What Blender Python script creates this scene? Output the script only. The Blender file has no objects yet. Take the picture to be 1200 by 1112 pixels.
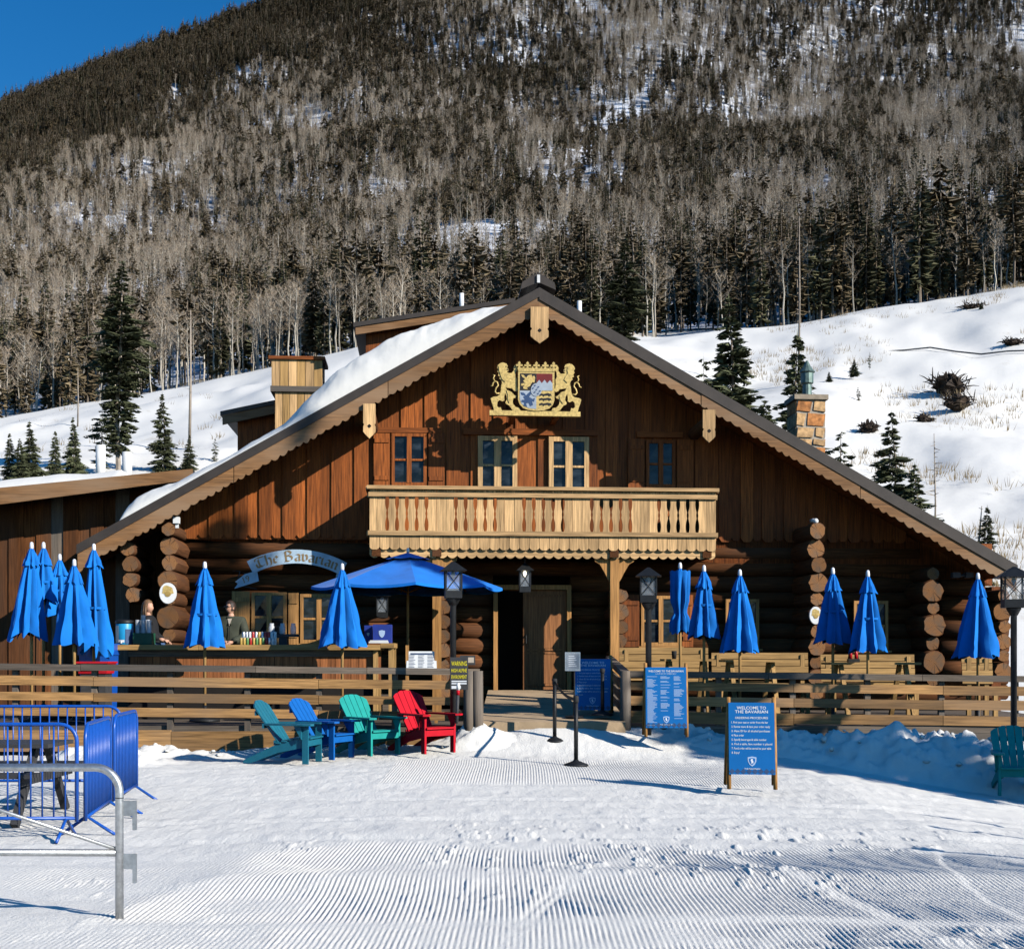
import bpy, math, random
import numpy as np
from mathutils import Vector, Matrix

# ------------------------------------------------------------------ camera, sky, sun, exposure
SC = bpy.context.scene
COL = SC.collection
F, CX, HY, CZ = 1500.0, 600.0, 768.0, 1.6          # focal length and horizon of the 1200x1112 photograph
cd = bpy.data.cameras.new('camera'); cam = bpy.data.objects.new('camera', cd); COL.objects.link(cam)
cam.location = (0, 0, CZ); cam.rotation_euler = (math.radians(90), 0, 0)
cd.sensor_width = 36; cd.sensor_fit = 'HORIZONTAL'; cd.lens = F / 1200 * 36
cd.shift_y = (HY - 556) / 1200; cd.clip_start = 0.1; cd.clip_end = 6000
SC.camera = cam
SUN_AZ, SUN_EL = math.radians(123), math.radians(27.5)   # clockwise from +Y
world = bpy.data.worlds.new('World'); SC.world = world; world.use_nodes = True
wn = world.node_tree
sky = wn.nodes.new('ShaderNodeTexSky'); sky.sky_type = 'NISHITA'; sky.sun_disc = False
sky.sun_elevation = SUN_EL; sky.sun_rotation = SUN_AZ; sky.altitude = 0
sky.air_density = 1.0; sky.dust_density = 0.0; sky.ozone_density = 6.0
hs = wn.nodes.new('ShaderNodeHueSaturation'); hs.inputs['Saturation'].default_value = 1.25; wn.links.new(sky.outputs[0], hs.inputs['Color'])
bg = wn.nodes['Background']; wn.links.new(hs.outputs[0], bg.inputs[0]); bg.inputs[1].default_value = 0.10
sd = bpy.data.lights.new('sun', 'SUN'); sd.energy = 5.0; sd.angle = math.radians(0.53); sd.color = (1, 0.95, 0.87)
so = bpy.data.objects.new('sun', sd); COL.objects.link(so)
SDIR = Vector((math.sin(SUN_AZ) * math.cos(SUN_EL), math.cos(SUN_AZ) * math.cos(SUN_EL), math.sin(SUN_EL)))
so.rotation_euler = SDIR.to_track_quat('Z', 'Y').to_euler(); so.location = (60, -40, 60)
vs = SC.view_settings; vs.view_transform = 'Standard'; vs.look = 'None'; vs.gamma = 1; vs.exposure = 0.33
vs.use_curve_mapping = False
SC.cycles.max_bounces = 6; SC.cycles.diffuse_bounces = 0; SC.cycles.transparent_max_bounces = 6
SC.cycles.use_denoising = True

# ------------------------------------------------------------------ placing
R = random.Random(7)
cos, sin, pi, rad = math.cos, math.sin, math.pi, math.radians
A = rad(4); YF = 27.3
UX = Vector((cos(A), sin(A), 0)); VX = Vector((-sin(A), cos(A), 0)); ORI = Vector((0, YF, 0)); CAMP = Vector((0, 0, CZ))
def W(px, py, Y):                                   # where the sight line meets depth Y
    return Vector(((px - CX) * Y / F, Y, CZ - (py - HY) * Y / F))
def L(px, py, d=0.0):                               # building coordinates (u, z) on a plane d metres in front of the facade
    ray = Vector(((px - CX) / F, 1, (HY - py) / F))
    t = ((ORI - VX * d) - CAMP).dot(VX) / ray.dot(VX)
    p = CAMP + ray * t
    return ((p - ORI).dot(UX), p.z)

# ------------------------------------------------------------------ mesh helpers
class MB:
    def __init__(s): s.v = []; s.f = []; s.m = []; s.mi = 0
    def add(s, vs, fs):
        o = len(s.v); s.v += [tuple(p) for p in vs]; s.f += [tuple(i + o for i in f) for f in fs]; s.m += [s.mi] * len(fs); return s
    def box(s, x0, x1, y0, y1, z0, z1):
        if x0 > x1: x0, x1 = x1, x0
        if y0 > y1: y0, y1 = y1, y0
        if z0 > z1: z0, z1 = z1, z0
        return s.add([(x0,y0,z0),(x1,y0,z0),(x1,y1,z0),(x0,y1,z0),(x0,y0,z1),(x1,y0,z1),(x1,y1,z1),(x0,y1,z1)],
                     [(0,3,2,1),(4,5,6,7),(0,1,5,4),(1,2,6,5),(2,3,7,6),(3,0,4,7)])
    def bar(s, p, q, w, h, up=(0, 0, 1)):           # beam from p to q, w across, h along up
        p = Vector(p); q = Vector(q); d = (q - p).normalized(); u = Vector(up)
        sd_ = d.cross(u)
        if sd_.length < 1e-4: sd_ = d.cross(Vector((1, 0, 0)))
        sd_.normalize(); u = sd_.cross(d).normalized(); a = sd_ * w / 2; b = u * h / 2
        return s.add([p-a-b, p+a-b, p+a+b, p-a+b, q-a-b, q+a-b, q+a+b, q-a+b],
                     [(0,3,2,1),(4,5,6,7),(0,1,5,4),(1,2,6,5),(2,3,7,6),(3,0,4,7)])
    def tube(s, pts, r, n=8, caps=True):
        pts = [Vector(p) for p in pts]; k = len(pts); rs = r if isinstance(r, (list, tuple)) else [r] * k
        vs = []; prev = None
        for i, p in enumerate(pts):
            d = (pts[min(i+1, k-1)] - pts[max(i-1, 0)]).normalized()
            if prev is None:
                a = d.cross(Vector((0, 0, 1)))
                if a.length < 1e-3: a = d.cross(Vector((1, 0, 0)))
            else: a = prev - d * prev.dot(d)
            a.normalize(); prev = a; b = d.cross(a)
            vs += [p + (a * cos(2*pi*j/n) + b * sin(2*pi*j/n)) * rs[i] for j in range(n)]
        fs = [(i*n+j, i*n+(j+1) % n, (i+1)*n+(j+1) % n, (i+1)*n+j) for i in range(k-1) for j in range(n)]
        if caps: fs += [tuple(range(n-1, -1, -1)), tuple((k-1)*n + j for j in range(n))]
        return s.add(vs, fs)
    def lathe(s, prof, c=(0, 0, 0), n=12, cap=True):
        vs = [(c[0] + r*cos(2*pi*j/n), c[1] + r*sin(2*pi*j/n), c[2] + z) for r, z in prof for j in range(n)]; k = len(prof)
        fs = [(i*n+j, i*n+(j+1) % n, (i+1)*n+(j+1) % n, (i+1)*n+j) for i in range(k-1) for j in range(n)]
        if cap: fs += [tuple(range(n-1, -1, -1)), tuple((k-1)*n + j for j in range(n))]
        return s.add(vs, fs)
    def prism(s, poly, o, ax, ay, dep):             # 2-D outline in the plane (ax, ay) pushed along dep
        o = Vector(o); ax = Vector(ax); ay = Vector(ay); dep = Vector(dep); n = len(poly)
        ar = sum(poly[i][0]*poly[(i+1) % n][1] - poly[(i+1) % n][0]*poly[i][1] for i in range(n))
        if (ar > 0) == (ax.cross(ay).dot(dep) > 0): pass
        else: poly = poly[::-1]
        a = [o + ax*p[0] + ay*p[1] for p in poly]; b = [p + dep for p in a]
        return s.add(a + b, [tuple(range(n-1, -1, -1)), tuple(range(n, 2*n))] + [(i, (i+1) % n, n+(i+1) % n, n+i) for i in range(n)])
    def ball(s, c, r, n=10, k=6):
        rx, ry, rz = r if isinstance(r, (tuple, list)) else (r, r, r)
        vs = []
        for i in range(k+1):
            t = pi * i / k
            vs += [(c[0] + rx*sin(t)*cos(2*pi*j/n), c[1] + ry*sin(t)*sin(2*pi*j/n), c[2] + rz*cos(t)) for j in range(n)]
        return s.add(vs, [(i*n+j, (i+1)*n+j, (i+1)*n+(j+1) % n, i*n+(j+1) % n) for i in range(k) for j in range(n)])
    def build(s, name, mats, parent=None, smooth=False, loc=None, rz=0.0):
        me = bpy.data.meshes.new(name); me.from_pydata(s.v, [], s.f)
        for m_ in (mats if isinstance(mats, (list, tuple)) else [mats]): me.materials.append(MAT[m_])
        if any(s.m): me.polygons.foreach_set('material_index', s.m)
        if smooth: me.polygons.foreach_set('use_smooth', [True] * len(s.f))
        me.update()
        return link(name, me, parent, loc, rz)
def link(name, me, parent=None, loc=None, rz=0.0):
    o = bpy.data.objects.new(name, me); COL.objects.link(o)
    if parent: o.parent = parent
    if loc is not None: o.location = loc
    if rz: o.rotation_euler = (0, 0, rz)
    return o
def tag(o, label, cat, group=None):
    o['label'] = label; o['category'] = cat
    if group: o['group'] = group
    return o
def thing(name, label, cat, loc=(0, 0, 0), rz=0.0, group=None):
    return tag(link(name, None, None, loc, rz), label, cat, group)
def kind(o, k='structure'):
    o['kind'] = k; return o
def sharpish(o, deg=40):
    o.data.polygons.foreach_set('use_smooth', [True] * len(o.data.polygons))
    try: o.data.set_sharp_from_angle(angle=rad(deg))
    except Exception: pass
    return o
def copy_tree(o, parent=None):
    kids = list(o.children)
    c = o.copy(); COL.objects.link(c)
    if parent: c.parent = parent
    for ch in kids: copy_tree(ch, c)
    return c
def gridmesh(name, X, Y, Z, mat, parent=None):
    n, k = X.shape; co = np.stack([X, Y, Z], -1).reshape(-1, 3).astype(np.float32)
    i = np.arange(n*k).reshape(n, k)
    q = np.stack([i[:-1, :-1], i[:-1, 1:], i[1:, 1:], i[1:, :-1]], -1).reshape(-1, 4).astype(np.int32)
    me = bpy.data.meshes.new(name); me.vertices.add(n*k); me.vertices.foreach_set('co', co.ravel())
    me.loops.add(q.size); me.loops.foreach_set('vertex_index', q.ravel()); me.polygons.add(len(q))
    me.polygons.foreach_set('loop_start', np.arange(0, q.size, 4, dtype=np.int32))
    try: me.polygons.foreach_set('loop_total', np.full(len(q), 4, dtype=np.int32))
    except Exception: pass
    me.polygons.foreach_set('use_smooth', np.ones(len(q), dtype=bool)); me.update(calc_edges=True)
    me.materials.append(MAT[mat]); return link(name, me, parent)

# lettering: made once, as flat outlines centred on x, base line at 0
TXT = {}
def prepare_texts(strings):
    obs = []
    for s in strings:
        c = bpy.data.curves.new('lettering', 'FONT'); c.body = s; c.align_x = 'CENTER'; c.resolution_u = 2; c.size = 1
        c.offset = 0.006
        o = bpy.data.objects.new('lettering', c); COL.objects.link(o); obs.append(o)
    bpy.context.view_layer.update(); dg = bpy.context.evaluated_depsgraph_get()
    for s, o in zip(strings, obs):
        m_ = bpy.data.meshes.new_from_object(o.evaluated_get(dg))
        TXT[s] = ([tuple(v.co) for v in m_.vertices], [tuple(p.vertices) for p in m_.polygons]); bpy.data.meshes.remove(m_)
    for o in obs:
        c = o.data; bpy.data.objects.remove(o); bpy.data.curves.remove(c)
def text(mb, s, o, ax, ay, size, width=None, bend=None, left=False):
    vs, fs = TXT[s]; o = Vector(o); ax = Vector(ax); ay = Vector(ay)
    xs = [v[0] for v in vs]; x0, x1 = min(xs), max(xs); w = (x1 - x0) or 1
    kx = width / w if width else size
    out = []
    for v in vs:
        x = (v[0] - (x0 if left else (x0 + x1) / 2)) * kx; y = v[1] * size
        if bend: x, y = bend(x, y)
        out.append(o + ax * x + ay * y)
    mb.add(out, fs)

# ------------------------------------------------------------------ numpy noise
def vnoise(x, y, seed=0):
    xi = np.floor(x).astype(np.int64); yi = np.floor(y).astype(np.int64); fx = x - xi; fy = y - yi
    fx = fx*fx*(3-2*fx); fy = fy*fy*(3-2*fy)
    def h(a, b):
        n = (a * 374761393 + b * 668265263 + seed * 974634599) & 0x7fffffff
        n = ((n ^ (n >> 13)) * 1274126177) & 0x7fffffff
        return ((n ^ (n >> 16)) & 0xffff) / 65535.0
    return (h(xi, yi)*(1-fx) + h(xi+1, yi)*fx)*(1-fy) + (h(xi, yi+1)*(1-fx) + h(xi+1, yi+1)*fx)*fy
def fbm(x, y, o=4, seed=0):
    t = 0; a = 0.5; x = np.asarray(x, float); y = np.asarray(y, float)
    for i in range(o): t = t + a*(vnoise(x, y, seed+i)*2-1); a *= .5; x = x*2.03+11.3; y = y*2.03+5.1
    return t
def ss(a, b, x):
    t = np.clip((np.asarray(x, float) - a) / (b - a), 0, 1); return t*t*(3-2*t)

# ------------------------------------------------------------------ materials
MAT = {}
def new_mat(name):
    m_ = bpy.data.materials.new(name); m_.use_nodes = True; MAT[name] = m_
    return m_.node_tree, m_.node_tree.nodes, m_.node_tree.links, m_.node_tree.nodes['Principled BSDF']
def mix(n, l, a, b, fac, mode='MIX'):
    x = n.new('ShaderNodeMix'); x.data_type = 'RGBA'; x.blend_type = mode
    for sock, v in ((x.inputs[0], fac), (x.inputs[6], a), (x.inputs[7], b)):
        if hasattr(v, 'is_linked') or hasattr(v, 'links'): l.new(v, sock)
        else: sock.default_value = v if isinstance(v, (int, float)) else (*v, 1)
    return x.outputs[2]
def mrange(n, l, v, a, b, c, d):
    x = n.new('ShaderNodeMapRange'); l.new(v, x.inputs[0])
    for i, q in enumerate((a, b, c, d)): x.inputs[i+1].default_value = q
    return x.outputs[0]
def noise(n, l, scale=5.0, detail=4, stretch=(1, 1, 1), rough=.55, coord='Object'):
    tc = n.new('ShaderNodeTexCoord'); mp = n.new('ShaderNodeMapping'); mp.inputs['Scale'].default_value = stretch
    l.new(tc.outputs[coord], mp.inputs[0]); x = n.new('ShaderNodeTexNoise'); l.new(mp.outputs[0], x.inputs['Vector'])
    x.inputs['Scale'].default_value = scale; x.inputs['Detail'].default_value = detail; x.inputs['Roughness'].default_value = rough
    return x
def bump(n, l, h, p, strength=.3, dist=.02):
    b = n.new('ShaderNodeBump'); b.inputs['Strength'].default_value = strength; b.inputs['Distance'].default_value = dist
    l.new(h, b.inputs['Height']); l.new(b.outputs[0], p.inputs['Normal'])
def mul(c, k): return tuple(min(1, x*k) for x in c)
def simple(name, col, rough=.6, metal=0.0, var=.15, scale=6.0, bmp=.1, rnd=.08, spec=.4, sheen=0.0):
    t, n, l, p = new_mat(name)
    nz = noise(n, l, scale, 5); c = mix(n, l, mul(col, 1-var), mul(col, 1+var), mrange(n, l, nz.outputs[0], .3, .7, 0, 1))
    oi = n.new('ShaderNodeObjectInfo'); f = mrange(n, l, oi.outputs['Random'], 0, 1, 1-rnd, 1+rnd)
    c = mix(n, l, c, f, 1.0, 'MULTIPLY'); l.new(c, p.inputs['Base Color'])
    p.inputs['Roughness'].default_value = rough; p.inputs['Metallic'].default_value = metal
    p.inputs['Specular IOR Level'].default_value = spec
    if sheen: p.inputs['Sheen Weight'].default_value = sheen
    if bmp: bump(n, l, noise(n, l, scale*8, 3).outputs[0], p, bmp, .01)
    return p
def wood(name, col, axis=2, dark=.45, rnd=.25, rough=.65, grain=34.0, weather=None, spec=.25):
    t, n, l, p = new_mat(name)
    st = [1, 1, 1]; st[axis] = .05
    g = noise(n, l, grain, 5, st); g2 = noise(n, l, grain*.2, 4, [s if i != axis else .12 for i, s in enumerate((1, 1, 1))])
    c = mix(n, l, mul(col, dark), mul(col, 1.2), mrange(n, l, g.outputs[0], .28, .66, 0, 1))
    c = mix(n, l, c, mul(col, .55), mrange(n, l, g2.outputs[0], .5, .75, 0, .75))
    kn = noise(n, l, 2.6, 2, [1 if i != axis else .45 for i in range(3)])      # knots
    c = mix(n, l, c, mul(col, .3), mrange(n, l, kn.outputs[0], .69, .76, 0, .8))
    if weather:
        wz = noise(n, l, 1.7, 4, [1 if i != axis else .25 for i in range(3)])
        c = mix(n, l, c, weather, mrange(n, l, wz.outputs[0], .42, .66, 0, .85))
    oi = n.new('ShaderNodeObjectInfo'); f = mrange(n, l, oi.outputs['Random'], 0, 1, 1-rnd, 1+rnd*.8)
    c = mix(n, l, c, f, 1.0, 'MULTIPLY'); l.new(c, p.inputs['Base Color'])
    p.inputs['Roughness'].default_value = rough; p.inputs['Specular IOR Level'].default_value = spec
    bump(n, l, g.outputs[0], p, .35, .008)
STAIN = (.36, .10, .020)
for ax, s in ((0, '_x'), (1, '_y'), (2, '_z')):
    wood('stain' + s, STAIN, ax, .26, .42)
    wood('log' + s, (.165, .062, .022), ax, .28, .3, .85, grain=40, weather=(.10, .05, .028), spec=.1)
    wood('pale' + s, (.70, .435, .20), ax, .45, .3)
    wood('barge' + s, (.27, .135, .054), ax, .45, .12, weather=(.30, .19, .11))
    wood('deckwood' + s, (.47, .255, .095), ax, .35, .3, weather=(.27, .17, .095))
    wood('greywood' + s, (.22, .17, .125), ax, .4, .25, weather=(.13, .115, .1))
    wood('bench' + s, (.48, .285, .105), ax, .55, .15)
    wood('honey' + s, (.47, .235, .075), ax, .5, .15)
wood('redbar', (.36, .13, .045), 2, .5, .2)
t, n, l, p = new_mat('logend')                      # growth rings, checks and grey weathering round the log's own axis
tc = n.new('ShaderNodeTexCoord'); sp_ = n.new('ShaderNodeSeparateXYZ'); l.new(tc.outputs['Object'], sp_.inputs[0])
cb_ = n.new('ShaderNodeCombineXYZ'); l.new(sp_.outputs[0], cb_.inputs[0]); l.new(sp_.outputs[2], cb_.inputs[2])
ln_ = n.new('ShaderNodeVectorMath'); ln_.operation = 'LENGTH'; l.new(cb_.outputs[0], ln_.inputs[0])
wz = noise(n, l, 7, 3); ad = n.new('ShaderNodeMath'); ad.operation = 'MULTIPLY_ADD'; l.new(wz.outputs[0], ad.inputs[0]); ad.inputs[1].default_value = .05; l.new(ln_.outputs['Value'], ad.inputs[2])
ml = n.new('ShaderNodeMath'); ml.operation = 'MULTIPLY'; l.new(ad.outputs[0], ml.inputs[0]); ml.inputs[1].default_value = 230
sn_ = n.new('ShaderNodeMath'); sn_.operation = 'SINE'; l.new(ml.outputs[0], sn_.inputs[0])
c = mix(n, l, (.20, .09, .036), (.36, .175, .072), mrange(n, l, sn_.outputs[0], -1, 1, 0, 1))
at_ = n.new('ShaderNodeMath'); at_.operation = 'ARCTAN2'; l.new(sp_.outputs[0], at_.inputs[0]); l.new(sp_.outputs[2], at_.inputs[1])
oi = n.new('ShaderNodeObjectInfo'); a2 = n.new('ShaderNodeMath'); a2.operation = 'MULTIPLY_ADD'; l.new(oi.outputs['Random'], a2.inputs[0]); a2.inputs[1].default_value = 6.0; l.new(at_.outputs[0], a2.inputs[2])
nc = n.new('ShaderNodeTexNoise'); nc.noise_dimensions = '1D'; l.new(a2.outputs[0], nc.inputs['W']); nc.inputs['Scale'].default_value = 3.2; nc.inputs['Detail'].default_value = 1
c = mix(n, l, c, (.04, .02, .012), mrange(n, l, nc.outputs[0], .66, .70, 0, .9))
gz_ = noise(n, l, 4, 4); c = mix(n, l, c, (.15, .115, .085), mrange(n, l, gz_.outputs[0], .45, .7, 0, .8))
c = mix(n, l, c, mrange(n, l, oi.outputs['Random'], 0, 1, .6, 1.15), 1.0, 'MULTIPLY'); l.new(c, p.inputs['Base Color']); p.inputs['Roughness'].default_value = .85; p.inputs['Specular IOR Level'].default_value = .1
wood('doorwood', (.34, .14, .05), 2, .5, .1)
simple('dark_trim', (.045, .035, .028), .55, var=.25, scale=3)
simple('shingle', (.05, .042, .038), .85, var=.4, scale=14, bmp=.4)
simple('black_metal', (.018, .019, .02), .5, .3, .3, 12, .15)
simple('steel', (.46, .47, .47), .38, .85, .2, 30, .12)
simple('blue_paint', (.008, .085, .42), .32, .0, .1, 20, .03, 0.03, .5)
simple('canopy_blue', (.006, .17, .60), .8, 0, .16, 2.2, .2, .12, .15, .1)
simple('sign_blue', (.005, .14, .42), .4, 0, .06, 3, 0, .02)
simple('print_white', (.82, .84, .86), .5, 0, .03, 3, 0, 0)
simple('print_pale', (.42, .55, .75), .5, 0, .03, 3, 0, 0)
simple('white_paint', (.78, .78, .76), .45, 0, .08, 6, .03)
simple('white_plastic', (.74, .75, .77), .35, 0, .05, 6, .02)
simple('gold', (.62, .44, .15), .45, .1, .35, 22, .3)
simple('gold_dark', (.42, .28, .08), .5, .1, .2, 14, .1)
simple('heraldic_black', (.012, .01, .01), .5); simple('heraldic_red', (.16, .014, .012), .5)
simple('heraldic_silver', (.36, .41, .47), .45); simple('heraldic_blue', (.035, .075, .17), .5)
simple('chair_teal', (.012, .145, .21), .45, 0, .1, 8, .05, .03); simple('chair_blue', (.008, .12, .42), .5, 0, .1, 8, .05, .03, .15)
simple('chair_turquoise', (.018, .31, .27), .5, 0, .1, 8, .05, .03, .15); simple('chair_red', (.52, .008, .02), .5, 0, .1, 8, .05, .03, .15)
simple('picnic_grey', (.045, .045, .047), .7, 0, .2, 10, .15)
simple('skin', (.55, .30, .20), .55, 0, .08, 10, .03); simple('hair_brown', (.14, .075, .035), .5, 0, .4, 40, .3)
simple('hair_dark', (.035, .02, .013), .5, 0, .4, 40, .3); simple('jacket_olive', (.045, .05, .032), .8, 0, .2, 10, .2)
simple('shirt_black', (.012, .012, .014), .85, 0, .2, 10, .2); simple('denim', (.06, .11, .22), .85, 0, .25, 20, .2)
simple('shirt_cream', (.5, .42, .33), .8); simple('lens_black', (.006, .006, .008), .12)
simple('cooler_blue', (.02, .33, .66), .4, 0, .05); simple('crate_green', (.012, .09, .05), .5); simple('crate_blue', (.02, .045, .28), .5)
simple('ice_red', (.5, .012, .02), .4); simple('can_silver', (.55, .56, .58), .3, .6); simple('can_red', (.45, .03, .025), .35)
simple('can_green', (.12, .28, .09), .35); simple('can_gold', (.55, .36, .09), .35); simple('can_white', (.75, .75, .74), .35)
simple('warn_yellow', (.85, .72, .03), .5); simple('sign_grey', (.3, .33, .37), .4, .2); simple('sign_pale_blue', (.40, .52, .62), .6, 0, .2, 4)
simple('letter_bronze', (.28, .19, .09), .5, .2); simple('menu_paper', (.60, .66, .74), .5)
simple('copper_green', (.13, .19, .17), .5, .4, .3, 9); simple('stone_cap', (.36, .29, .21), .85, 0, .25, 7, .5)
simple('stone_rust', (.52, .21, .065), .85, 0, .55, 8, .6, .25); simple('stone_tan', (.52, .32, .15), .85, 0, .5, 8, .6, .25); simple('stone_dark', (.13, .085, .06), .85, 0, .4, 7, .6, .3); simple('mortar', (.48, .40, .31), .95, 0, .2, 20, .4)
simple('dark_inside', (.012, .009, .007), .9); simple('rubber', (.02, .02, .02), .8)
simple('concrete', (.46, .33, .20), .9, 0, .2, 3, .3); simple('cable_dark', (.05, .055, .065), .6)
simple('rope_tan', (.45, .34, .2), .9)
t, n, l, p = new_mat('bulb'); p.inputs['Base Color'].default_value = (.9, .85, .7, 1); p.inputs['Emission Color'].default_value = (1, .86, .6, 1); p.inputs['Emission Strength'].default_value = 5
def glass(name, col, tint):
    t, n, l, p = new_mat(name)
    p.inputs['Base Color'].default_value = (*col, 1); p.inputs['Roughness'].default_value = .08; p.inputs['Specular IOR Level'].default_value = .35
    nz = noise(n, l, 1.3, 3); bump(n, l, nz.outputs[0], p, .25, .05)
    cz = noise(n, l, 2.2, 4, (1, 1, 2.5)); l.new(mix(n, l, mul(col, .5), mul(col, 3.2), mrange(n, l, cz.outputs[0], .42, .68, 0, 1)), p.inputs['Base Color'])  # lighter patches put reflections and interior shapes into the dark pane colour
glass('window_glass', (.012, .016, .02), 0)
t, n, l, p = new_mat('lantern_glass')
p.inputs['Base Color'].default_value = (.55, .6, .66, 1); p.inputs['Roughness'].default_value = .12; p.inputs['Alpha'].default_value = .22
nz = noise(n, l, 20, 3); bump(n, l, nz.outputs[0], p, .1, .01)
t, n, l, p = new_mat('clear_plastic')
p.inputs['Base Color'].default_value = (.75, .78, .82, 1); p.inputs['Roughness'].default_value = .25; p.inputs['Alpha'].default_value = .62
nz = noise(n, l, 30, 2); bump(n, l, nz.outputs[0], p, .1, .01)
# snow: crisp groomed, lumpy, and the hillside with grass poking through
def snowmat(name, bscale, bstr, grass=False, dirt=0.0):
    t, n, l, p = new_mat(name)
    base = (.84, .81, .745); nz = noise(n, l, .8, 5)
    c = mix(n, l, mul(base, .95), base, nz.outputs[0])
    if dirt:
        dz = noise(n, l, 3.1, 6, rough=.7); c = mix(n, l, c, (.52, .50, .47), mrange(n, l, dz.outputs[0], .56, .75, 0, dirt))
    if grass:
        gz = noise(n, l, .22, 8, (1, .45, 1), rough=.75); c = mix(n, l, c, (.42, .34, .22), mrange(n, l, gz.outputs[0], .6, .72, 0, .6))
        g3 = noise(n, l, .9, 6, (1, .5, 1), rough=.8); c = mix(n, l, c, (.16, .12, .085), mrange(n, l, g3.outputs[0], .69, .77, 0, .75))
    l.new(c, p.inputs['Base Color']); p.inputs['Roughness'].default_value = .6; p.inputs['Specular IOR Level'].default_value = .25
    b = noise(n, l, bscale, 6, rough=.65); bump(n, l, b.outputs[0], p, bstr, .03)
snowmat('snow_groomed', 34, .5, dirt=.25); snowmat('snow_lumpy', 9, .5, dirt=.3); snowmat('snow_hill', 1.6, .8, True, dirt=.15); snowmat('snow_roof', 5, .3)
t, n, l, p = new_mat('forest_floor')
nz = noise(n, l, .035, 7, (1, .6, 1), rough=.7); c = mix(n, l, (.80, .82, .86), (.12, .09, .065), mrange(n, l, nz.outputs[0], .46, .60, 0, 1))
l.new(c, p.inputs['Base Color']); p.inputs['Roughness'].default_value = .9
def leafy(name, col, var, rough=.75):
    t, n, l, p = new_mat(name); nz = noise(n, l, 1.1, 4); oi = n.new('ShaderNodeObjectInfo')
    c = mix(n, l, mul(col, 1-var), mul(col, 1+var), mrange(n, l, nz.outputs[0], .3, .7, 0, 1))
    c = mix(n, l, c, mrange(n, l, oi.outputs['Random'], 0, 1, .62, 1.35), 1.0, 'MULTIPLY'); l.new(c, p.inputs['Base Color'])
    p.inputs['Roughness'].default_value = rough; p.inputs['Specular IOR Level'].default_value = .2
leafy('needles', (.105, .10, .052), .4); leafy('needles_brown', (.165, .125, .072), .4); leafy('needles_green', (.105, .115, .058), .4)
leafy('twigs', (.34, .265, .19), .3); leafy('aspen_bark', (.50, .45, .37), .25); leafy('spruce_bark', (.24, .19, .145), .3)
leafy('snag_bark', (.30, .25, .2), .25); leafy('dry_grass', (.36, .27, .15), .3); leafy('root_dark', (.05, .035, .025), .4)

# ------------------------------------------------------------------ bodies (skin surfaces are grown before anything else is in the scene)
def skin_mesh(verts, edges, radii, root=0):
    me = bpy.data.meshes.new('body'); me.from_pydata(verts, edges, []); o = bpy.data.objects.new('body', me); COL.objects.link(o)
    o.modifiers.new('skin', 'SKIN'); me.skin_vertices or me.skin_vertices
    sv = me.skin_vertices[0].data
    for i, r in enumerate(radii): sv[i].radius = r if isinstance(r, tuple) else (r, r)
    sv[root].use_root = True
    s_ = o.modifiers.new('sub', 'SUBSURF'); s_.levels = 2; s_.render_levels = 2
    bpy.context.view_layer.update(); m_ = bpy.data.meshes.new_from_object(o.evaluated_get(bpy.context.evaluated_depsgraph_get()))
    out = ([tuple(v.co) for v in m_.vertices], [tuple(p.vertices) for p in m_.polygons])
    bpy.data.objects.remove(o); bpy.data.meshes.remove(me); bpy.data.meshes.remove(m_); return out
E_BODY = [(0,1),(1,2),(2,3),(3,4),(2,5),(5,6),(6,7),(2,8),(8,9),(9,10),(0,11),(11,12),(12,13),(13,14),(0,15),(15,16),(16,17),(17,18)]
R_BODY = [(.15,.11),(.13,.1),(.16,.11),.06,.055,.065,.05,.034,.065,.05,.034,.095,.062,.042,.03,.095,.062,.042,.03]
E_TOP = [(0,1),(1,2),(2,3),(2,4),(4,5),(5,6),(2,7),(7,8),(8,9)]
def pose(j): return [j[k] for k in ('pelvis','spine','chest','neck','head','shL','elL','wrL','shR','elR','wrR','hipL','knL','anL','toL','hipR','knR','anR','toR')]
MAN = dict(pelvis=(0,0,.95), spine=(0,0,1.15), chest=(0,.01,1.38), neck=(0,0,1.52), head=(-.01,-.01,1.6), shL=(-.2,0,1.42), elL=(-.26,-.04,1.15), wrL=(-.06,-.26,1.04),
           shR=(.2,0,1.42), elR=(.27,-.04,1.15), wrR=(.07,-.27,1.04), hipL=(-.1,0,.92), knL=(-.11,-.02,.5), anL=(-.12,.03,.08), toL=(-.14,-.14,.04), hipR=(.1,0,.92), knR=(.11,-.02,.5), anR=(.12,.03,.08), toR=(.14,-.14,.04))
WOM = dict(pelvis=(.14,0,.99), spine=(.1,0,1.18), chest=(.04,0,1.42), neck=(.0,0,1.55), head=(.01,0,1.63), shL=(.04,-.17,1.45), elL=(.1,-.24,1.2), wrL=(.28,-.2,1.1),
           shR=(.04,.17,1.45), elR=(.08,.24,1.2), wrR=(.26,.2,1.08), hipL=(.14,-.09,.95), knL=(.16,-.1,.52), anL=(.1,-.1,.08), toL=(.27,-.1,.04), hipR=(.14,.09,.95), knR=(.18,.1,.52), anR=(.12,.1,.08), toR=(.29,.1,.04))
BODY = {}
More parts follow.
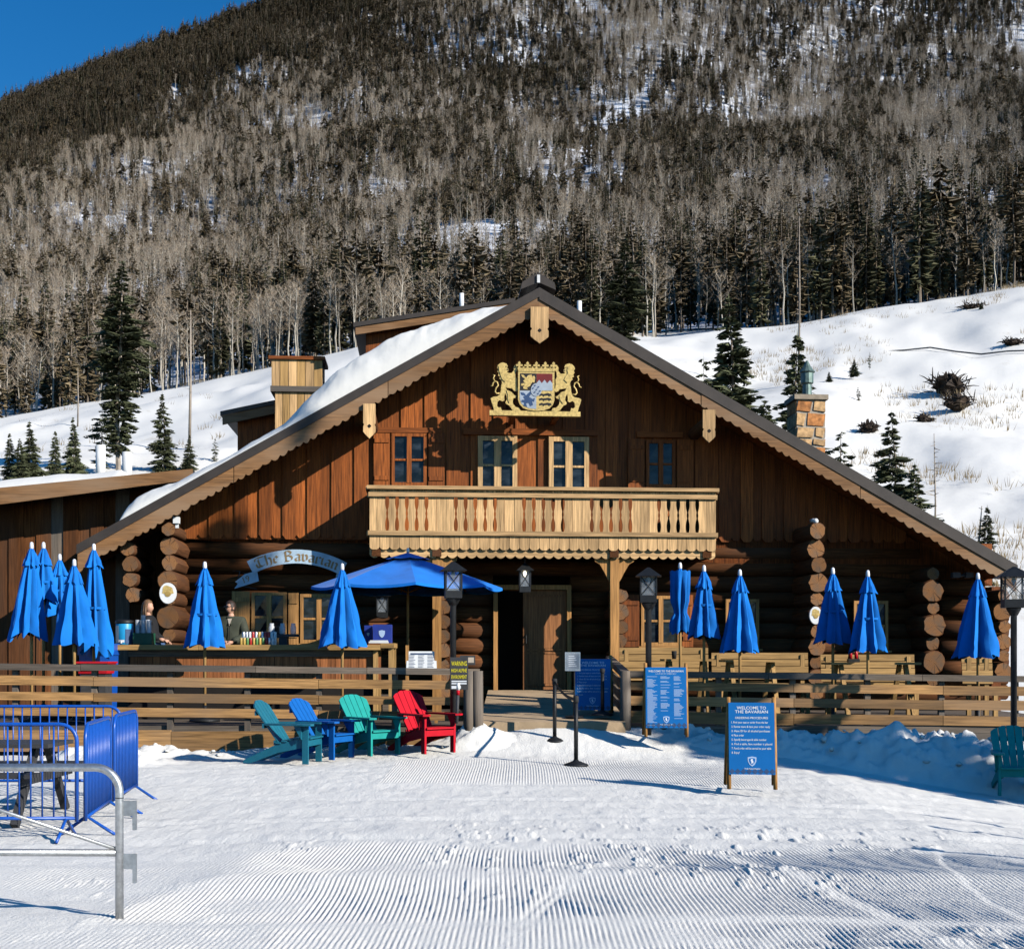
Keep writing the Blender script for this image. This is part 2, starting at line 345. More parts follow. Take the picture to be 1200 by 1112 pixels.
for nm, J in (('man', MAN), ('woman', WOM)):
    k = 1.0 if nm == 'man' else .9
    BODY[nm] = skin_mesh(pose(J), E_BODY, [tuple(x*k for x in r) if isinstance(r, tuple) else r*k for r in R_BODY])
    tv = [J[q] for q in ('pelvis','spine','chest','neck','shL','elL','wrL','shR','elR','wrR')]; tv[0] = (tv[0][0], tv[0][1], tv[0][2]-.04)
    g = .03 if nm == 'man' else .014
    BODY[nm+'_top'] = skin_mesh(tv, E_TOP, [(.17*k+g,.13*k+g),(.15*k+g,.12*k+g),(.18*k+g,.125*k+g),.062*k+g,.08*k+g,.062*k+g,.045*k+g,.08*k+g,.062*k+g,.045*k+g])
    lv = [J[q] for q in ('pelvis','hipL','knL','anL','hipR','knR','anR')]
    BODY[nm+'_legs'] = skin_mesh(lv, [(0,1),(1,2),(2,3),(0,4),(4,5),(5,6)], [(.165*k,.125*k),.115*k,.08*k,.06*k,.115*k,.08*k,.06*k])
ORDER = ['1. Find your seat or order from the bar', '2. Review menu & have your order ready', '3. Have ID for all alcohol purchases', '4. Place order', '5. Specify beverages & table number', '6. Find a table, fare number is placed', '7. Food order will be served to your table', '8. Enjoy!']
prepare_texts(['WELCOME TO', 'THE BAVARIAN', 'ORDERING PROCEDURES', 'WELCOME TO THE BAVARIAN', 'LUNCH MENU', 'The Bavarian', '19', 'WARNING', 'HIGH ALPINE', 'ENVIRONMENT', 'THE BAVARIAN '] + ORDER)

# ------------------------------------------------------------------ ground
def G(x, y):
    x = np.asarray(x, float); y = np.asarray(y, float)
    z = -0.10 * (1 - ss(13.5, 18.5, y))
    z = z + 0.36 * ss(19.4, 21.0, y) * np.exp(-((x - .9) / 2.0)**2)
    z = z + 0.09 * ss(18.6, 20.4, y) * ss(-4.0, -1.0, x) * (1 - ss(5.0, 7.0, x))
    z = z - 0.13 * np.clip(x - 4.2, 0, 5) * ss(9, 16.5, y) - .015 * np.clip(x - 1, 0, 3)
    z = z + .05 * np.exp(-((y - 9.75 - .06 * x) / .42)**2) * ss(-3.5, -1, x)
    z = z + .02 * fbm(x * .7, y * .7, 3, 3) + .035 * fbm(x * .21, y * .16, 2, 9)
    return z
def gz(x, y): return float(G(np.array([x]), np.array([y]))[0])
def groom(x, y):
    # corduroy left by the snow groomer: ridges 43 mm apart running away from the camera
    xx = x + .012 * np.sin(y * 1.3) + .012 * fbm(x * .5, y * .5, 2, 40)
    ridge = .5 + .5 * np.cos(xx / .037 * 2 * np.pi)
    ridge = ridge**.8
    m1 = ss(4.0, 4.4, y) * (1 - ss(11.1, 11.7, y + .9 * fbm(x * .9, y * .5, 3, 8))) * ss(-3.3, -2.3, x - (y - 8) * .28 + .7 * fbm(x * 1.3, y * 1.3, 3, 15))
    m1 = m1 * (1 - .55 * ss(.14, .34, fbm(x * 1.1, y * .9, 4, 21))) * (1 - .75 * np.exp(-((y - 8.15 - .1 * np.sin(x)) / .12)**2)) * (1 - .45 * (1 - ss(7.9, 8.1, y)) * ss(-.1, .2, fbm(x * 6, y * 7, 2, 55)))
    for c0, c1, c2 in ((.4, .33, .05), (.48, .33, .05), (2.2, -.25, -.03), (2.27, -.25, -.03), (-1.4, .5, .02), (3.4, .1, .06)):
        m1 = m1 * (1 - .85 * np.exp(-((x - c0 - c1 * (y - 9.5) - c2 * (y - 9.5)**2) / .028)**2))
    m2 = ss(16.3, 16.45, y) * (1 - ss(19.0, 19.3, y)) * ss(-1.75, -1.65, x) * (1 - ss(2.6, 4.0, x)) * .8
    m3 = .45 * ss(4, 5, y) * (1 - ss(10.2, 10.6, y)) * (1 - ss(-3.1, -2.9, x - (y - 8) * .28)) * ss(-.1, .25, fbm(x * .6, y * .6, 3, 33))
    m = np.clip(m1 + m2 + m3, 0, 1)
    h = (ridge - .5) * (.0122 + .005 * fbm(x * .8, y * .8, 2, 43)) * m
    # seam between two passes and the little berm it leaves
    h = h + .018 * np.exp(-((x - (y - 8) * .28 + 2.75 + .1 * fbm(y * 2, y * 0, 2, 3)) / .12)**2) * (1 - ss(10.5, 11.3, y)) * (.5 + fbm(x * 3, y * 3, 2, 4))
    # churned, unridged snow elsewhere: boot and ski scuffs
    lum = fbm(x * .7, y * 3.0, 4, 5); fine = fbm(x * 7, y * 8, 3, 12)
    h = h + (1 - m) * (.021 * lum + .011 * fine * ss(10, 12, y)) + .004 * fine
    crumbs = ss(.28, .44, fbm(x * 7, y * 6, 3, 77)) * ss(-.05, .25, fbm(x * .6, y * .5, 2, 78) + .3 * ss(.5, 3.0, x) * (1 - ss(8, 9, y)))
    h = h + .022 * crumbs * (1 - ss(12, 14, y))
    trk = np.exp(-(((y - 12.0 - .06 * x) / .09)**2)) + np.exp(-(((y - 13.4 - .1 * x) / .07)**2)) + np.exp(-(((y - 14.9 + .05 * x) / .08)**2))
    return h - .02 * trk
xs = np.concatenate([np.linspace(-60, -12, 25)[:-1], np.linspace(-12, -5.3, 90)[:-1], np.arange(-5.3, 5.6, .0095), np.linspace(5.6, 12, 90), np.linspace(12, 60, 25)[1:]])
ys = np.concatenate([np.linspace(-40, 3.5, 20)[:-1], np.arange(3.5, 6, .25), np.arange(6, 11.7, .062), np.arange(11.7, 16.2, .085), np.arange(16.2, 19.4, .075), np.arange(19.4, 22, .1), np.linspace(22, 40, 20)])
X, Y = np.meshgrid(xs, ys)
kind(gridmesh('snow_ground', X, Y, G(X, Y) + groom(X, Y), 'snow_groomed'))

def bank(name, x0, x1, y0, y1, hfun, step=.045, seed=0):
    X, Y = np.meshgrid(np.arange(x0, x1, step), np.arange(y0, y1, step))
    n1 = np.abs(fbm(X * 1.7, Y * 1.9, 4, seed)); n2 = fbm(X * 4.5, Y * 4.5, 4, seed + 7)
    cl = np.clip(fbm(X * 2.4, Y * 2.4, 3, seed + 3), 0, 1)
    H = hfun(X, Y); Z = G(X, Y) + H * (.78 + .55 * n1 + .35 * cl) + np.clip(H * 4, 0, 1) * (.09 * n2 + .10 * (.35 - np.abs(fbm(X * 5.5, Y * 5.5, 3, seed + 30))) + .06 * fbm(X * 12, Y * 12, 3, seed + 20)) - .03
    kind(gridmesh(name, X, Y, Z, 'snow_lumpy'))
def hr(X, Y):
    foot = 20.65 - .655 * np.clip(X - 2, 0, 6) * .62
    top = .36 + .34 * ss(3.5, 7.2, X) + .12 * np.exp(-((X - 7.1) / .9)**2) - .42 * ss(7.9, 9.4, X)
    return top * ss(0, .95, Y - foot + .2) * ss(1.35, 2.0, X) * (1 - .25 * ss(20.3, 20.8, Y))
bank('snow_bank', 1.2, 10.5, 17.4, 20.95, hr, seed=50)
def hl(X, Y):
    return (.07 + .13 * vnoise(X * 1.6, X * 0 + 3, 4)) * ss(19.75, 20.3, Y + .15 * fbm(X * 2, X * 0, 2, 6)) * ss(-6.9, -6.0, X) * (1 - ss(-3.0, -1.6, X) * .55) * (1 - ss(-.3, .1, X)) + \
        .21 * np.exp(-((X + .55) / .42)**2 - ((Y - 20.3) / .34)**2) * (1 + .5 * fbm(X * 3, Y * 3, 3, 2))
bank('snow_bank', -7.4, .25, 19.4, 20.75, hl, seed=90)
def hd(X, Y):   # heap behind the blue barriers, by the picnic table
    return .34 * np.exp(-((X + 6.1) / .8)**2 - ((Y - 18.9) / .6)**2)
bank('snow_bank', -8.5, -4.6, 17.5, 20.2, hd, seed=120)
ch = MB()
for i in range(60):                                # loose clods on the banks
    if R.random() < .6: x = R.uniform(2.0, 7.8); y = R.uniform(0, 1); y = 20.65 - .655 * max(0, x - 2) * .62 + .1 + y * 1.1; h = float(hr(np.array([x]), np.array([y]))[0])
    else: x = R.uniform(-6.4, -.2); y = R.uniform(19.7, 20.4); h = float(hl(np.array([x]), np.array([y]))[0])
    r = R.uniform(.02, .06); o = len(ch.v); ch.ball((x, y, gz(x, y) + h - r * .5), (r * R.uniform(.8, 1.5), r, r * R.uniform(.6, 1)), 6, 4)
    ch.v[o:] = [(a + R.uniform(-1, 1) * r * .25, b + R.uniform(-1, 1) * r * .25, c + R.uniform(-1, 1) * r * .25) for a, b, c in ch.v[o:]]
o = ch.build('snow_clods', 'snow_lumpy', None, True); kind(o, 'stuff'); tag(o, 'loose white snow clods lying on the ploughed banks by the deck', 'snow')

# ------------------------------------------------------------------ hill and mountain
HX = np.array([-500, 0, 290, 420, 880, 1200, 1700.])
HYR = np.array([30, 34, 60, 100, 150, 176, 230, 400, 650, 900, 960, 1150.])
HP = np.array([[851]*7, [838]*7, [665, 660, 655, 650, 645, 640, 640], [560, 548, 530, 515, 490, 470, 460], [520, 493, 440, 410, 386, 334, 300],
               [520, 493, 441, 411, 390, 337, 303], [470, 440, 405, 385, 352, 318, 300], [360, 305, 275, 255, 222, 200, 190],
               [260, 195, 150, 118, 85, 60, 50], [320, 146, 38, -12, -85, -120, -150], [330, 150, 42, -8, -80, -115, -145], [420, 240, 140, 90, 20, -10, -40]])
HZT = CZ + (HY - HP) * HYR[:, None] / F
LT = np.log(HYR); DT = np.gradient(HZT, LT, axis=0)
def HZ(x, y):
    x = np.asarray(x, float); y = np.asarray(y, float); px = CX + F * x / y; ly = np.log(np.clip(y, 30.01, 1149))
    i = np.clip(np.searchsorted(LT, ly) - 1, 0, len(LT) - 2); h = LT[i+1] - LT[i]; t = (ly - LT[i]) / h
    j = np.clip(np.searchsorted(HX, px) - 1, 0, len(HX) - 2); s = np.clip((px - HX[j]) / (HX[j+1] - HX[j]), 0, 1)
    def col(T, a): return T[a, j] * (1 - s) + T[a, j+1] * s
    z = (2*t**3 - 3*t*t + 1) * col(HZT, i) + (t**3 - 2*t*t + t) * h * col(DT, i) + (-2*t**3 + 3*t*t) * col(HZT, i+1) + (t**3 - t*t) * h * col(DT, i+1)
    return z + fbm(x * .05, y * .05, 3, 61) * .8 * ss(50, 90, y) + fbm(x * .012, y * .012, 3, 62) * 16 * ss(200, 420, y) * (1 - .7 * ss(800, 900, y))
def hz(x, y): return float(HZ(np.array([x]), np.array([y]))[0])
def proj(x, y, z): return CX + F * x / y, HY - F * (z - CZ) / y
def polar(name, ya, yb, rows, cols, mat, rm=.9):
    r = np.linspace(-rm, rm, cols); yy = np.exp(np.linspace(math.log(ya), math.log(yb), rows)); RR, YY = np.meshgrid(r, yy); XX = RR * YY
    Z = HZ(XX, YY)
    if mat == 'snow_hill': Z = Z + (.25 * fbm(XX * .35, YY * .3, 4, 70) + 1.5 * fbm(XX * .09, YY * .07, 3, 71)) * ss(45, 60, YY) * (1 - ss(125, 150, YY) * .6)
    return kind(gridmesh(name, XX, YY, Z, mat))
polar('snow_hill', 31, 190, 170, 420, 'snow_hill', .8)
polar('mountain', 185, 1140, 200, 300, 'forest_floor')

# ------------------------------------------------------------------ trees
def spruce(h, br, seed, levels=26, nb=8, detail=0, bare=.1, thin=0.0):
    q = random.Random(seed); tr = MB(); cr = MB()
    lean = [(q.uniform(-.01, .01) * h * i, q.uniform(-.01, .01) * h * i) for i in range(4)]
    tr.tube([(lean[i][0], lean[i][1], h * (i / 3) * .97) for i in range(4)], [h * .0105, h * .008, h * .005, h * .0012], 6)
    for k in range(levels):
        t = (k + q.random() * .8) / levels; z = h * (bare + (1 - bare) * t)
        prof = (1 - t)**.8 * (0.55 + .45 * min(1, t * 5)) if thin == 0 else (.35 + .65 * t if t < .5 else 1 - (t - .5) * 1.9)
        rr = br * max(prof, .03) * q.uniform(.72, 1.18)
        for b in range(max(3, int(nb * (1 - .45 * t) * (1 - thin * q.random())))):
            ph = q.uniform(0, 2*pi); ln = rr * q.uniform(.55, 1.15); dx, dy = cos(ph), sin(ph)
            z0 = z + q.uniform(-.012, .012) * h; dr = ln * q.uniform(.22, .5) * (1 - .6 * t)
            cx_ = lean[3][0] * t; cy_ = lean[3][1] * t
            P = lambda f, s=0, dz=0: (cx_ + dx*ln*f - dy*s, cy_ + dy*ln*f + dx*s, z0 - dr * (f*1.35 - .35*f*f*f) + dz)
            w = ln * q.uniform(.17, .27) + .08
            if detail == 0:
                cr.add([P(.05), P(.55, w, -w*.35), P(1.0, 0, ln*.05), P(.6, -w, -w*.35)], [(0, 1, 2), (0, 2, 3)])
                cr.add([P(.3), P(.62, 0, -w*1.1), P(.9)], [(0, 1, 2)])
            else:
                w *= .55; cr.add([P(.05), P(.5, w, -w*.3), P(1.0, 0, ln*.05), P(.55, -w, -w*.3)], [(0, 1, 2), (0, 2, 3)])
                m = detail + int(ln * 7)
                for s_ in range(m):
                    f = .12 + .88 * (s_ + q.random()) / m; sg = q.choice((-1, 1)); sl = (.24 + ln * .26) * (1.15 - f * .7) * q.uniform(.7, 1.25); sw = .07 + .08 * q.random()
                    b0 = Vector(P(f)); tip = Vector(P(min(1.08, f + sl / ln * .55), sg * sl * .8, -sl * q.uniform(.1, .5)))
                    md = (b0 + tip) / 2; dn = Vector((0, 0, -sw)); sd_ = Vector((dx, dy, 0)) * sw
                    cr.add([b0, md + sd_ + dn * .4, tip, md - sd_ + dn], [(0, 1, 2, 3)])
    cr.add([(lean[3][0] - .03*br, lean[3][1], h*.93), (lean[3][0] + .03*br, lean[3][1], h*.93), (lean[3][0], lean[3][1], h*1.02)], [(0, 1, 2)])
    return tr, cr
def aspen(h, br, seed, limbs=18, twigs=430):
    q = random.Random(seed); tr = MB(); cr = MB(); pts = [Vector((0, 0, 0))]
    for i in range(5): pts.append(Vector((pts[-1].x + q.uniform(-.02, .02)*h, pts[-1].y + q.uniform(-.02, .02)*h, h * (i+1)/5)))
    tr.tube(pts, [h*.0125, h*.0108, h*.009, h*.007, h*.0045, h*.001], 5)
    segs = []
    def at(z):
        f = z / h * 5; i = min(4, int(f)); return pts[i].lerp(pts[i+1], f - i)
    for k in range(limbs):
        t = .42 + .55 * (k + q.random()) / limbs; b = at(t * h); ph = q.uniform(0, 2*pi)
        ln = br * (1.25 * math.sin(pi * min(1, (t - .34) / .72))**.6 + .15) * q.uniform(.6, 1.1); up = q.uniform(.7, 1.5)
        e = b + Vector((cos(ph), sin(ph), up)).normalized() * ln * 1.35; m = (b + e) / 2 + Vector((cos(ph), sin(ph), -.3)) * ln * .1
        tr.tube([b, m, e], [h*.0026, h*.0018, h*.0009], 3, False); segs += [(b, m), (m, e), (m, e)]
    for k in range(twigs):
        a, b = q.choice(segs); p = a.lerp(b, q.random()); d = Vector((q.gauss(0, .6), q.gauss(0, .6), q.uniform(.1, 1.2))).normalized()
        ln = q.uniform(.35, 1.0) * br * .62; s_ = d.cross(Vector((q.gauss(0, 1), q.gauss(0, 1), q.gauss(0, 1)))).normalized() * q.uniform(.010, .021) * br
        cr.add([p - s_, p + s_, p + d * ln], [(0, 1, 2)])
    return tr, cr
def meshes(pair, tm, cm):
    out = []
    for mb, nm, mt in ((pair[0], 'trunk', tm), (pair[1], 'crown', cm)):
        me = bpy.data.meshes.new(nm); me.from_pydata(mb.v, [], mb.f); me.materials.append(MAT[mt]); me.update(); out.append(me)
    return out
def joined(pair, tm, cm, name, col):
    mb = MB(); mb.add(*[pair[0].v, pair[0].f]); mb.mi = 1; mb.add(pair[1].v, pair[1].f)
    me = bpy.data.meshes.new(name); me.from_pydata(mb.v, [], mb.f); me.materials.append(MAT[tm]); me.materials.append(MAT[cm])
    me.polygons.foreach_set('material_index', mb.m); me.update(); o = bpy.data.objects.new(name, me); col.objects.link(o)
SPR = [spruce(16, 2.6, 11, 30, 9), spruce(16, 2.2, 12, 30, 9), spruce(16, 2.8, 13, 26, 9, thin=.35, bare=.25)]
ASP = [aspen(11, 1.45, 21), aspen(11, 1.2, 22), aspen(11, 1.7, 23), aspen(11, 1.35, 24)]
cs = bpy.data.collections.new('spruce_kinds'); ca = bpy.data.collections.new('aspen_kinds')
for i, p_ in enumerate(SPR): joined(p_, 'spruce_bark', 'needles' if i < 1 else 'needles_brown', 'spruce_kind', cs)
for p_ in ASP: joined(p_, 'aspen_bark', 'twigs', 'aspen_kind', ca)
SPM = [meshes(p_, 'spruce_bark', 'needles' if i < 1 else 'needles_brown') for i, p_ in enumerate(SPR)]
ASM = [meshes(p_, 'aspen_bark', 'twigs') for p_ in ASP]

rng = np.random.default_rng(5)
N = 200000
yy = np.sqrt(rng.uniform(158**2, 945**2, N)); rr = rng.uniform(-.47, .47, N); xx = rr * yy; zz = HZ(xx, yy); px, py = proj(xx, yy, zz)
skyl = np.interp(px, [-200, 0, 290, 420, 1400], [230, 146, 38, -12, -150])
def blob_(a, b): return np.exp(-((a - 1020) / 200)**2 - ((b - 160) / 90)**2)
n_big = fbm(px * .011, py * .016, 4, 101); n_mid = fbm(px * .03, py * .035, 3, 111)
ps = .13 + .36 * ss(.04, .27, n_big) + .25 * ss(.1, .3, n_mid) - .12 * blob_(px, py)
ps = np.maximum(ps, .97 * (1 - ss(48, 105, py - skyl + n_mid * 60)) * ss(-100, 60, 470 - px))
def blob(cx_, cy_, w, h): return np.exp(-((px - cx_) / w)**2 - ((py - cy_) / h)**2)
ps = np.maximum(ps, .82 * blob(430, 55, 170, 75)); ps = np.maximum(ps, .75 * blob(600, 95, 130, 40)); ps = np.maximum(ps, .85 * blob(800, 180, 60, 45))
ps = np.maximum(ps, .62 * blob(1010, 345, 240, 48)); ps = np.maximum(ps, .8 * blob(1100, 20, 110, 45)); ps = np.maximum(ps, .3 * blob(60, 470, 160, 40)); ps = np.maximum(ps, .5 * blob(700, 395, 260, 60))
ps = np.where(blob(200, 300, 240, 110) > .4, np.minimum(ps, .3), ps)
gap = np.clip(.85 * blob(690, 195, 100, 55) + .6 * blob(745, 130, 60, 30) + .7 * blob(570, 290, 55, 40) + .55 * blob(470, 45, 60, 22) + .5 * blob(300, 95, 40, 30) + .5 * blob(170, 225, 80, 22) + .75 * blob(810, 400, 75, 40) + .5 * blob(915, 150, 60, 25) + .45 * blob(1180, 260, 60, 30), 0, .97)
dens = (.55 + .5 * vnoise(px * .03, py * .05, 131)) * (1 - gap * ss(-.3, .1, n_mid + .12))
keep = rng.uniform(0, 1, N) < dens * (.34 + .2 * ss(300, 520, yy))
isS = rng.uniform(0, 1, N) < ps
keep &= ~((py - skyl < 14) & ~isS) & (py < 560)
hS = 16 * rng.uniform(.55, 1.0, N) * (1 + .45 * rng.uniform(0, 1, N)**3) * (1 + .15 * ss(800, 890, yy)); hA = 11 * rng.uniform(.75, 1.2, N)
hS = hS * (1 - .25 * ss(190, 300, yy) * (1 - ss(820, 890, yy))); hA = hA * (.86 - .12 * ss(200, 320, yy)); hh = np.where(isS, hS, hA); topy = py - hh * F / yy
roof = np.interp(px, [90, 632, 1190], [645, 345, 668]) - 12
vis = (topy < roof) & (px > -40) & (px < 1240)
keep &= vis | (topy < roof + 60)
# the largest in view are things of their own, the rest of the wood is one mass of each kind
def forest(name, sel, col, ref, label, cat):
    idx = np.nonzero(sel)[0]; me = bpy.data.meshes.new(name); me.vertices.add(len(idx))
    me.vertices.foreach_set('co', np.stack([xx[idx], yy[idx], zz[idx] - .3], -1).astype(np.float32).ravel())
    for an, ty, dat in (('pick', 'INT', rng.integers(0, 100, len(idx)).astype(np.int32)), ('turn', 'FLOAT', rng.uniform(0, 6.28, len(idx)).astype(np.float32)), ('size', 'FLOAT', (hh[idx] / ref).astype(np.float32))):
        me.attributes.new(an, ty, 'POINT').data.foreach_set('value', dat)
    o = link(name, me); kind(o, 'stuff'); tag(o, label, cat)
    ng = bpy.data.node_groups.new(name, 'GeometryNodeTree'); ng.interface.new_socket('Geometry', in_out='INPUT', socket_type='NodeSocketGeometry'); ng.interface.new_socket('Geometry', in_out='OUTPUT', socket_type='NodeSocketGeometry')
    nn = ng.nodes; gi = nn.new('NodeGroupInput'); go = nn.new('NodeGroupOutput'); ip = nn.new('GeometryNodeInstanceOnPoints'); ci = nn.new('GeometryNodeCollectionInfo')
    ci.inputs['Collection'].default_value = col; ci.inputs['Separate Children'].default_value = True; ci.inputs['Reset Children'].default_value = True
    def attr(an, ty):
        a_ = nn.new('GeometryNodeInputNamedAttribute'); a_.data_type = ty; a_.inputs['Name'].default_value = an; return a_.outputs['Attribute']
    ip.inputs['Pick Instance'].default_value = True; cx_ = nn.new('ShaderNodeCombineXYZ'); e2r = nn.new('FunctionNodeEulerToRotation')
    lk = ng.links.new; lk(gi.outputs[0], ip.inputs['Points']); lk(ci.outputs[0], ip.inputs['Instance']); lk(attr('pick', 'INT'), ip.inputs['Instance Index'])
    lk(attr('turn', 'FLOAT'), cx_.inputs[2]); lk(cx_.outputs[0], e2r.inputs[0]); lk(e2r.outputs[0], ip.inputs['Rotation']); lk(attr('size', 'FLOAT'), ip.inputs['Scale']); lk(ip.outputs[0], go.inputs[0])
    md = o.modifiers.new('scatter', 'NODES'); md.node_group = ng
    return o
def tree_things(sel, ms, ref, name, label, cat, group, n):
    idx = np.nonzero(sel)[0]; idx = idx[np.argsort(-(hh[idx] / yy[idx]))][:n]
    for i in idx:
        t_ = thing(name, label, cat, (xx[i], yy[i], zz[i] - .3), rng.uniform(0, 6.28), group); s_ = hh[i] / ref; t_.scale = (s_, s_, s_)
        m_ = ms[int(rng.integers(0, len(ms)))]; link('trunk', m_[0], t_); link('crown', m_[1], t_)
    return idx
inview = keep & (topy < roof - 8) & (px > 2) & (px < 1198) & (py > 0)
i1 = tree_things(inview & isS, SPM, 16, 'spruce_tree', 'dark spruce at the lower edge of the mountain forest', 'spruce tree', 'spruces at the foot of the forest', 230)
i2 = tree_things(inview & ~isS, ASM, 11, 'aspen_tree', 'bare grey aspen in the lower band of the mountain forest', 'aspen tree', 'bare aspens in the lower forest', 230)
rest = keep.copy(); rest[i1] = False; rest[i2] = False
forest('spruce_forest', rest & isS, cs, 16, 'dark mass of far spruces covering the upper mountainside', 'forest')
forest('aspen_forest', rest & ~isS, ca, 11, 'greyish brown mass of far bare aspens on the mountainside', 'forest')

# single trees standing on the snow hill
HI = [meshes(spruce(10, 2.7, 31, 34, 12, 5, .04), 'spruce_bark', 'needles_green'), meshes(spruce(10, 2.3, 32, 30, 11, 5, .05), 'spruce_bark', 'needles_green'), meshes(spruce(10, 3.0, 33, 34, 12, 5, .03), 'spruce_bark', 'needles_green')]
TALL = meshes(spruce(17, 2.5, 34, 50, 10, 4, .14, .15), 'snag_bark', 'needles_green')
WISP = meshes(spruce(10, 2.0, 35, 20, 7, 4, .12, .3), 'spruce_bark', 'needles_green')
def base_depth(px_, py_):
    ya = np.arange(45, 185, .5); p_ = proj((px_ - CX) * ya / F, ya, HZ((px_ - CX) * ya / F, ya))[1]; return float(ya[int(np.argmin(np.abs(p_ - py_)))])
def hill_tree(px_, top, base, ms, ref, label, Y=None, wide=1.0, name='spruce_tree', cat='spruce tree'):
    Y = Y or base_depth(px_, base); x = (px_ - CX) * Y / F; z = hz(x, Y); h = CZ + (HY - top) * Y / F - z; s_ = h / ref
    t_ = thing(name, label, cat, (x, Y, z - .1), R.uniform(0, 6.28)); t_.scale = (s_ * wide, s_ * wide, s_)
    link('trunk', ms[0], t_); link('crown', ms[1], t_); return t_
hill_tree(139, 302, 562, TALL, 17, 'tallest spruce with pale bare lower trunk above the left wing roof', wide=1.25)
hill_tree(12, 505, 572, HI[1], 10, 'small spruce at the left edge of the photo above the wing roof')
hill_tree(24, 512, 578, HI[2], 10, 'low bushy spruce between the two leftmost small spruces')
hill_tree(36, 492, 574, HI[0], 10, 'small dense spruce second from the left edge', wide=1.15)
hill_tree(64, 502, 570, HI[1], 10, 'small spruce third from the left edge on the snow slope')
hill_tree(87, 487, 566, HI[0], 10, 'small spruce just left of the white roof vent pipes', wide=.9)
hill_tree(192, 458, 556, HI[1], 10, 'medium spruce on the snow slope right of the tallest spruce', wide=1.0)
hill_tree(222, 508, 556, HI[0], 10, 'short spruce at the foot of the bare dead pole', wide=1.1)
hill_tree(252, 512, 548, WISP, 10, 'sparse little spruce on snow left of the wooden roof chimney')
hill_tree(118, 470, 556, WISP, 10, 'sparse spruce sapling left of the tallest spruce trunk', wide=1.3)
hill_tree(728, 278, 420, TALL, 17, 'tall olive spruce rising behind the right roof slope near the ridge', Y=112, wide=1.3)
hill_tree(860, 345, 480, HI[0], 10, 'bushy spruce behind the right roof slope, largest there', Y=74, wide=1.15)
hill_tree(822, 415, 480, WISP, 10, 'sparse young spruce touching the right roof slope', Y=70)
hill_tree(930, 385, 495, HI[1], 10, 'spruce directly behind the stone chimney and its vent', Y=66, wide=1.05)
hill_tree(900, 466, 500, HI[2], 10, 'low spruce between the bushy spruce and the stone chimney', Y=64, wide=1.2)
hill_tree(1046, 480, 605, HI[0], 10, 'dark spruce right of the stone chimney on the snow slope', Y=56, wide=1.1)
hill_tree(1076, 540, 612, HI[2], 10, 'low dark spruce nestled right of the dark slope spruce', Y=55, wide=1.1)
hill_tree(988, 500, 575, WISP, 10, 'sparse spruce sapling just right of the stone chimney', Y=60, wide=1.2)
hill_tree(1154, 590, 634, HI[1], 10, 'small spruce above the right end of the eave', Y=54, wide=1.2)
hill_tree(1001, 420, 440, HI[2], 10, 'stubby spruce bush on the open slope left of the dark cable', wide=1.5)
hill_tree(972, 434, 447, HI[2], 10, 'tiny spruce bush on the slope left of the stubby bush', wide=1.4)
hill_tree(1150, 352, 363, HI[2], 10, 'tiny spruce bush beside brush at the upper right slope', wide=1.3)
hill_tree(1006, 452, 475, WISP, 10, 'spindly sapling on the slope above the chimney sapling', wide=1.2)
hill_tree(1019, 411, 432, WISP, 10, 'thin sapling at the left end of the dark cable', wide=.8)
def snag(px_, top, base, label, Y=None, lean=0.0, r=.16, twigs=16):
    Y = Y or base_depth(px_, base); x = (px_ - CX) * Y / F; z = hz(x, Y); h = CZ + (HY - top) * Y / F - z
    t_ = thing('dead_tree', label, 'dead tree', (x, Y, z - .1)); a = MB(); a.tube([(0, 0, 0), (lean * h * .5 + .05, 0, h * .5), (lean * h, .05, h)], [r, r * .75, r * .25], 7); a.build('trunk', 'snag_bark', t_, True)
    b = MB()
    for i in range(twigs):
        zz_ = R.uniform(.35, .97) * h; ph = R.uniform(0, 6.28); ln = R.uniform(.3, .9) * (1.2 - zz_ / h); p_ = Vector((lean * zz_ + .03, .02, zz_)); b.tube([p_, p_ + Vector((cos(ph), sin(ph), R.uniform(-.3, .4))) * ln], [.02, .008], 3)
    b.build('twigs', 'snag_bark', t_)
snag(222, 362, 522, 'tall thin dead pole on the left snow slope', lean=.008, r=.13)
snag(936, 252, 400, 'tall thin dead pole standing behind the stone chimney', Y=110, lean=.004, r=.11, twigs=30)
snag(1095, 505, 606, 'thin bare sapling right of the dark slope spruces', Y=56, r=.05, twigs=26)
snag(1140, 590, 638, 'short leaning dead pole above the right eave', Y=54, lean=.12, r=.06, twigs=10)
snag(91, 430, 500, 'thin dead pole left of the tallest spruce', r=.08)
def stump(px_, py_, w, h, label, seed):
    w *= .85
    q = random.Random(seed); Y = base_depth(px_, py_); x = (px_ - CX) * Y / F; z = hz(x, Y); t_ = thing('uprooted_stump', label, 'tree stump', (x, Y, z - .1)); s = Y / F
    a = MB(); a.ball((0, 0, h * s * .2), (w * s * .36, w * s * .28, h * s * .38), 16, 10)
    a.v = [(p[0] * q.uniform(.55, 1.25), p[1] * q.uniform(.55, 1.25), p[2] * q.uniform(.5, 1.45)) for p in a.v]; a.build('root_ball', 'root_dark', t_)
    b = MB()
    for i in range(70):
        p_ = Vector((q.uniform(-.42, .42) * w * s, q.uniform(-.25, .25) * w * s, h * s * q.uniform(.0, .5))); d = Vector((q.gauss(0, .8), q.gauss(0, .5), q.uniform(-.1, .8))).normalized() * w * s * q.uniform(.2, .42)
        b.tube([p_, p_ + d * .6, p_ + d + Vector((0, 0, -.1))], [.06, .04, .015], 4)
    b.build('roots', 'root_dark', t_)
stump(1112, 458, 58, 30, 'large uprooted stump, dark pile on the open right slope', 1)
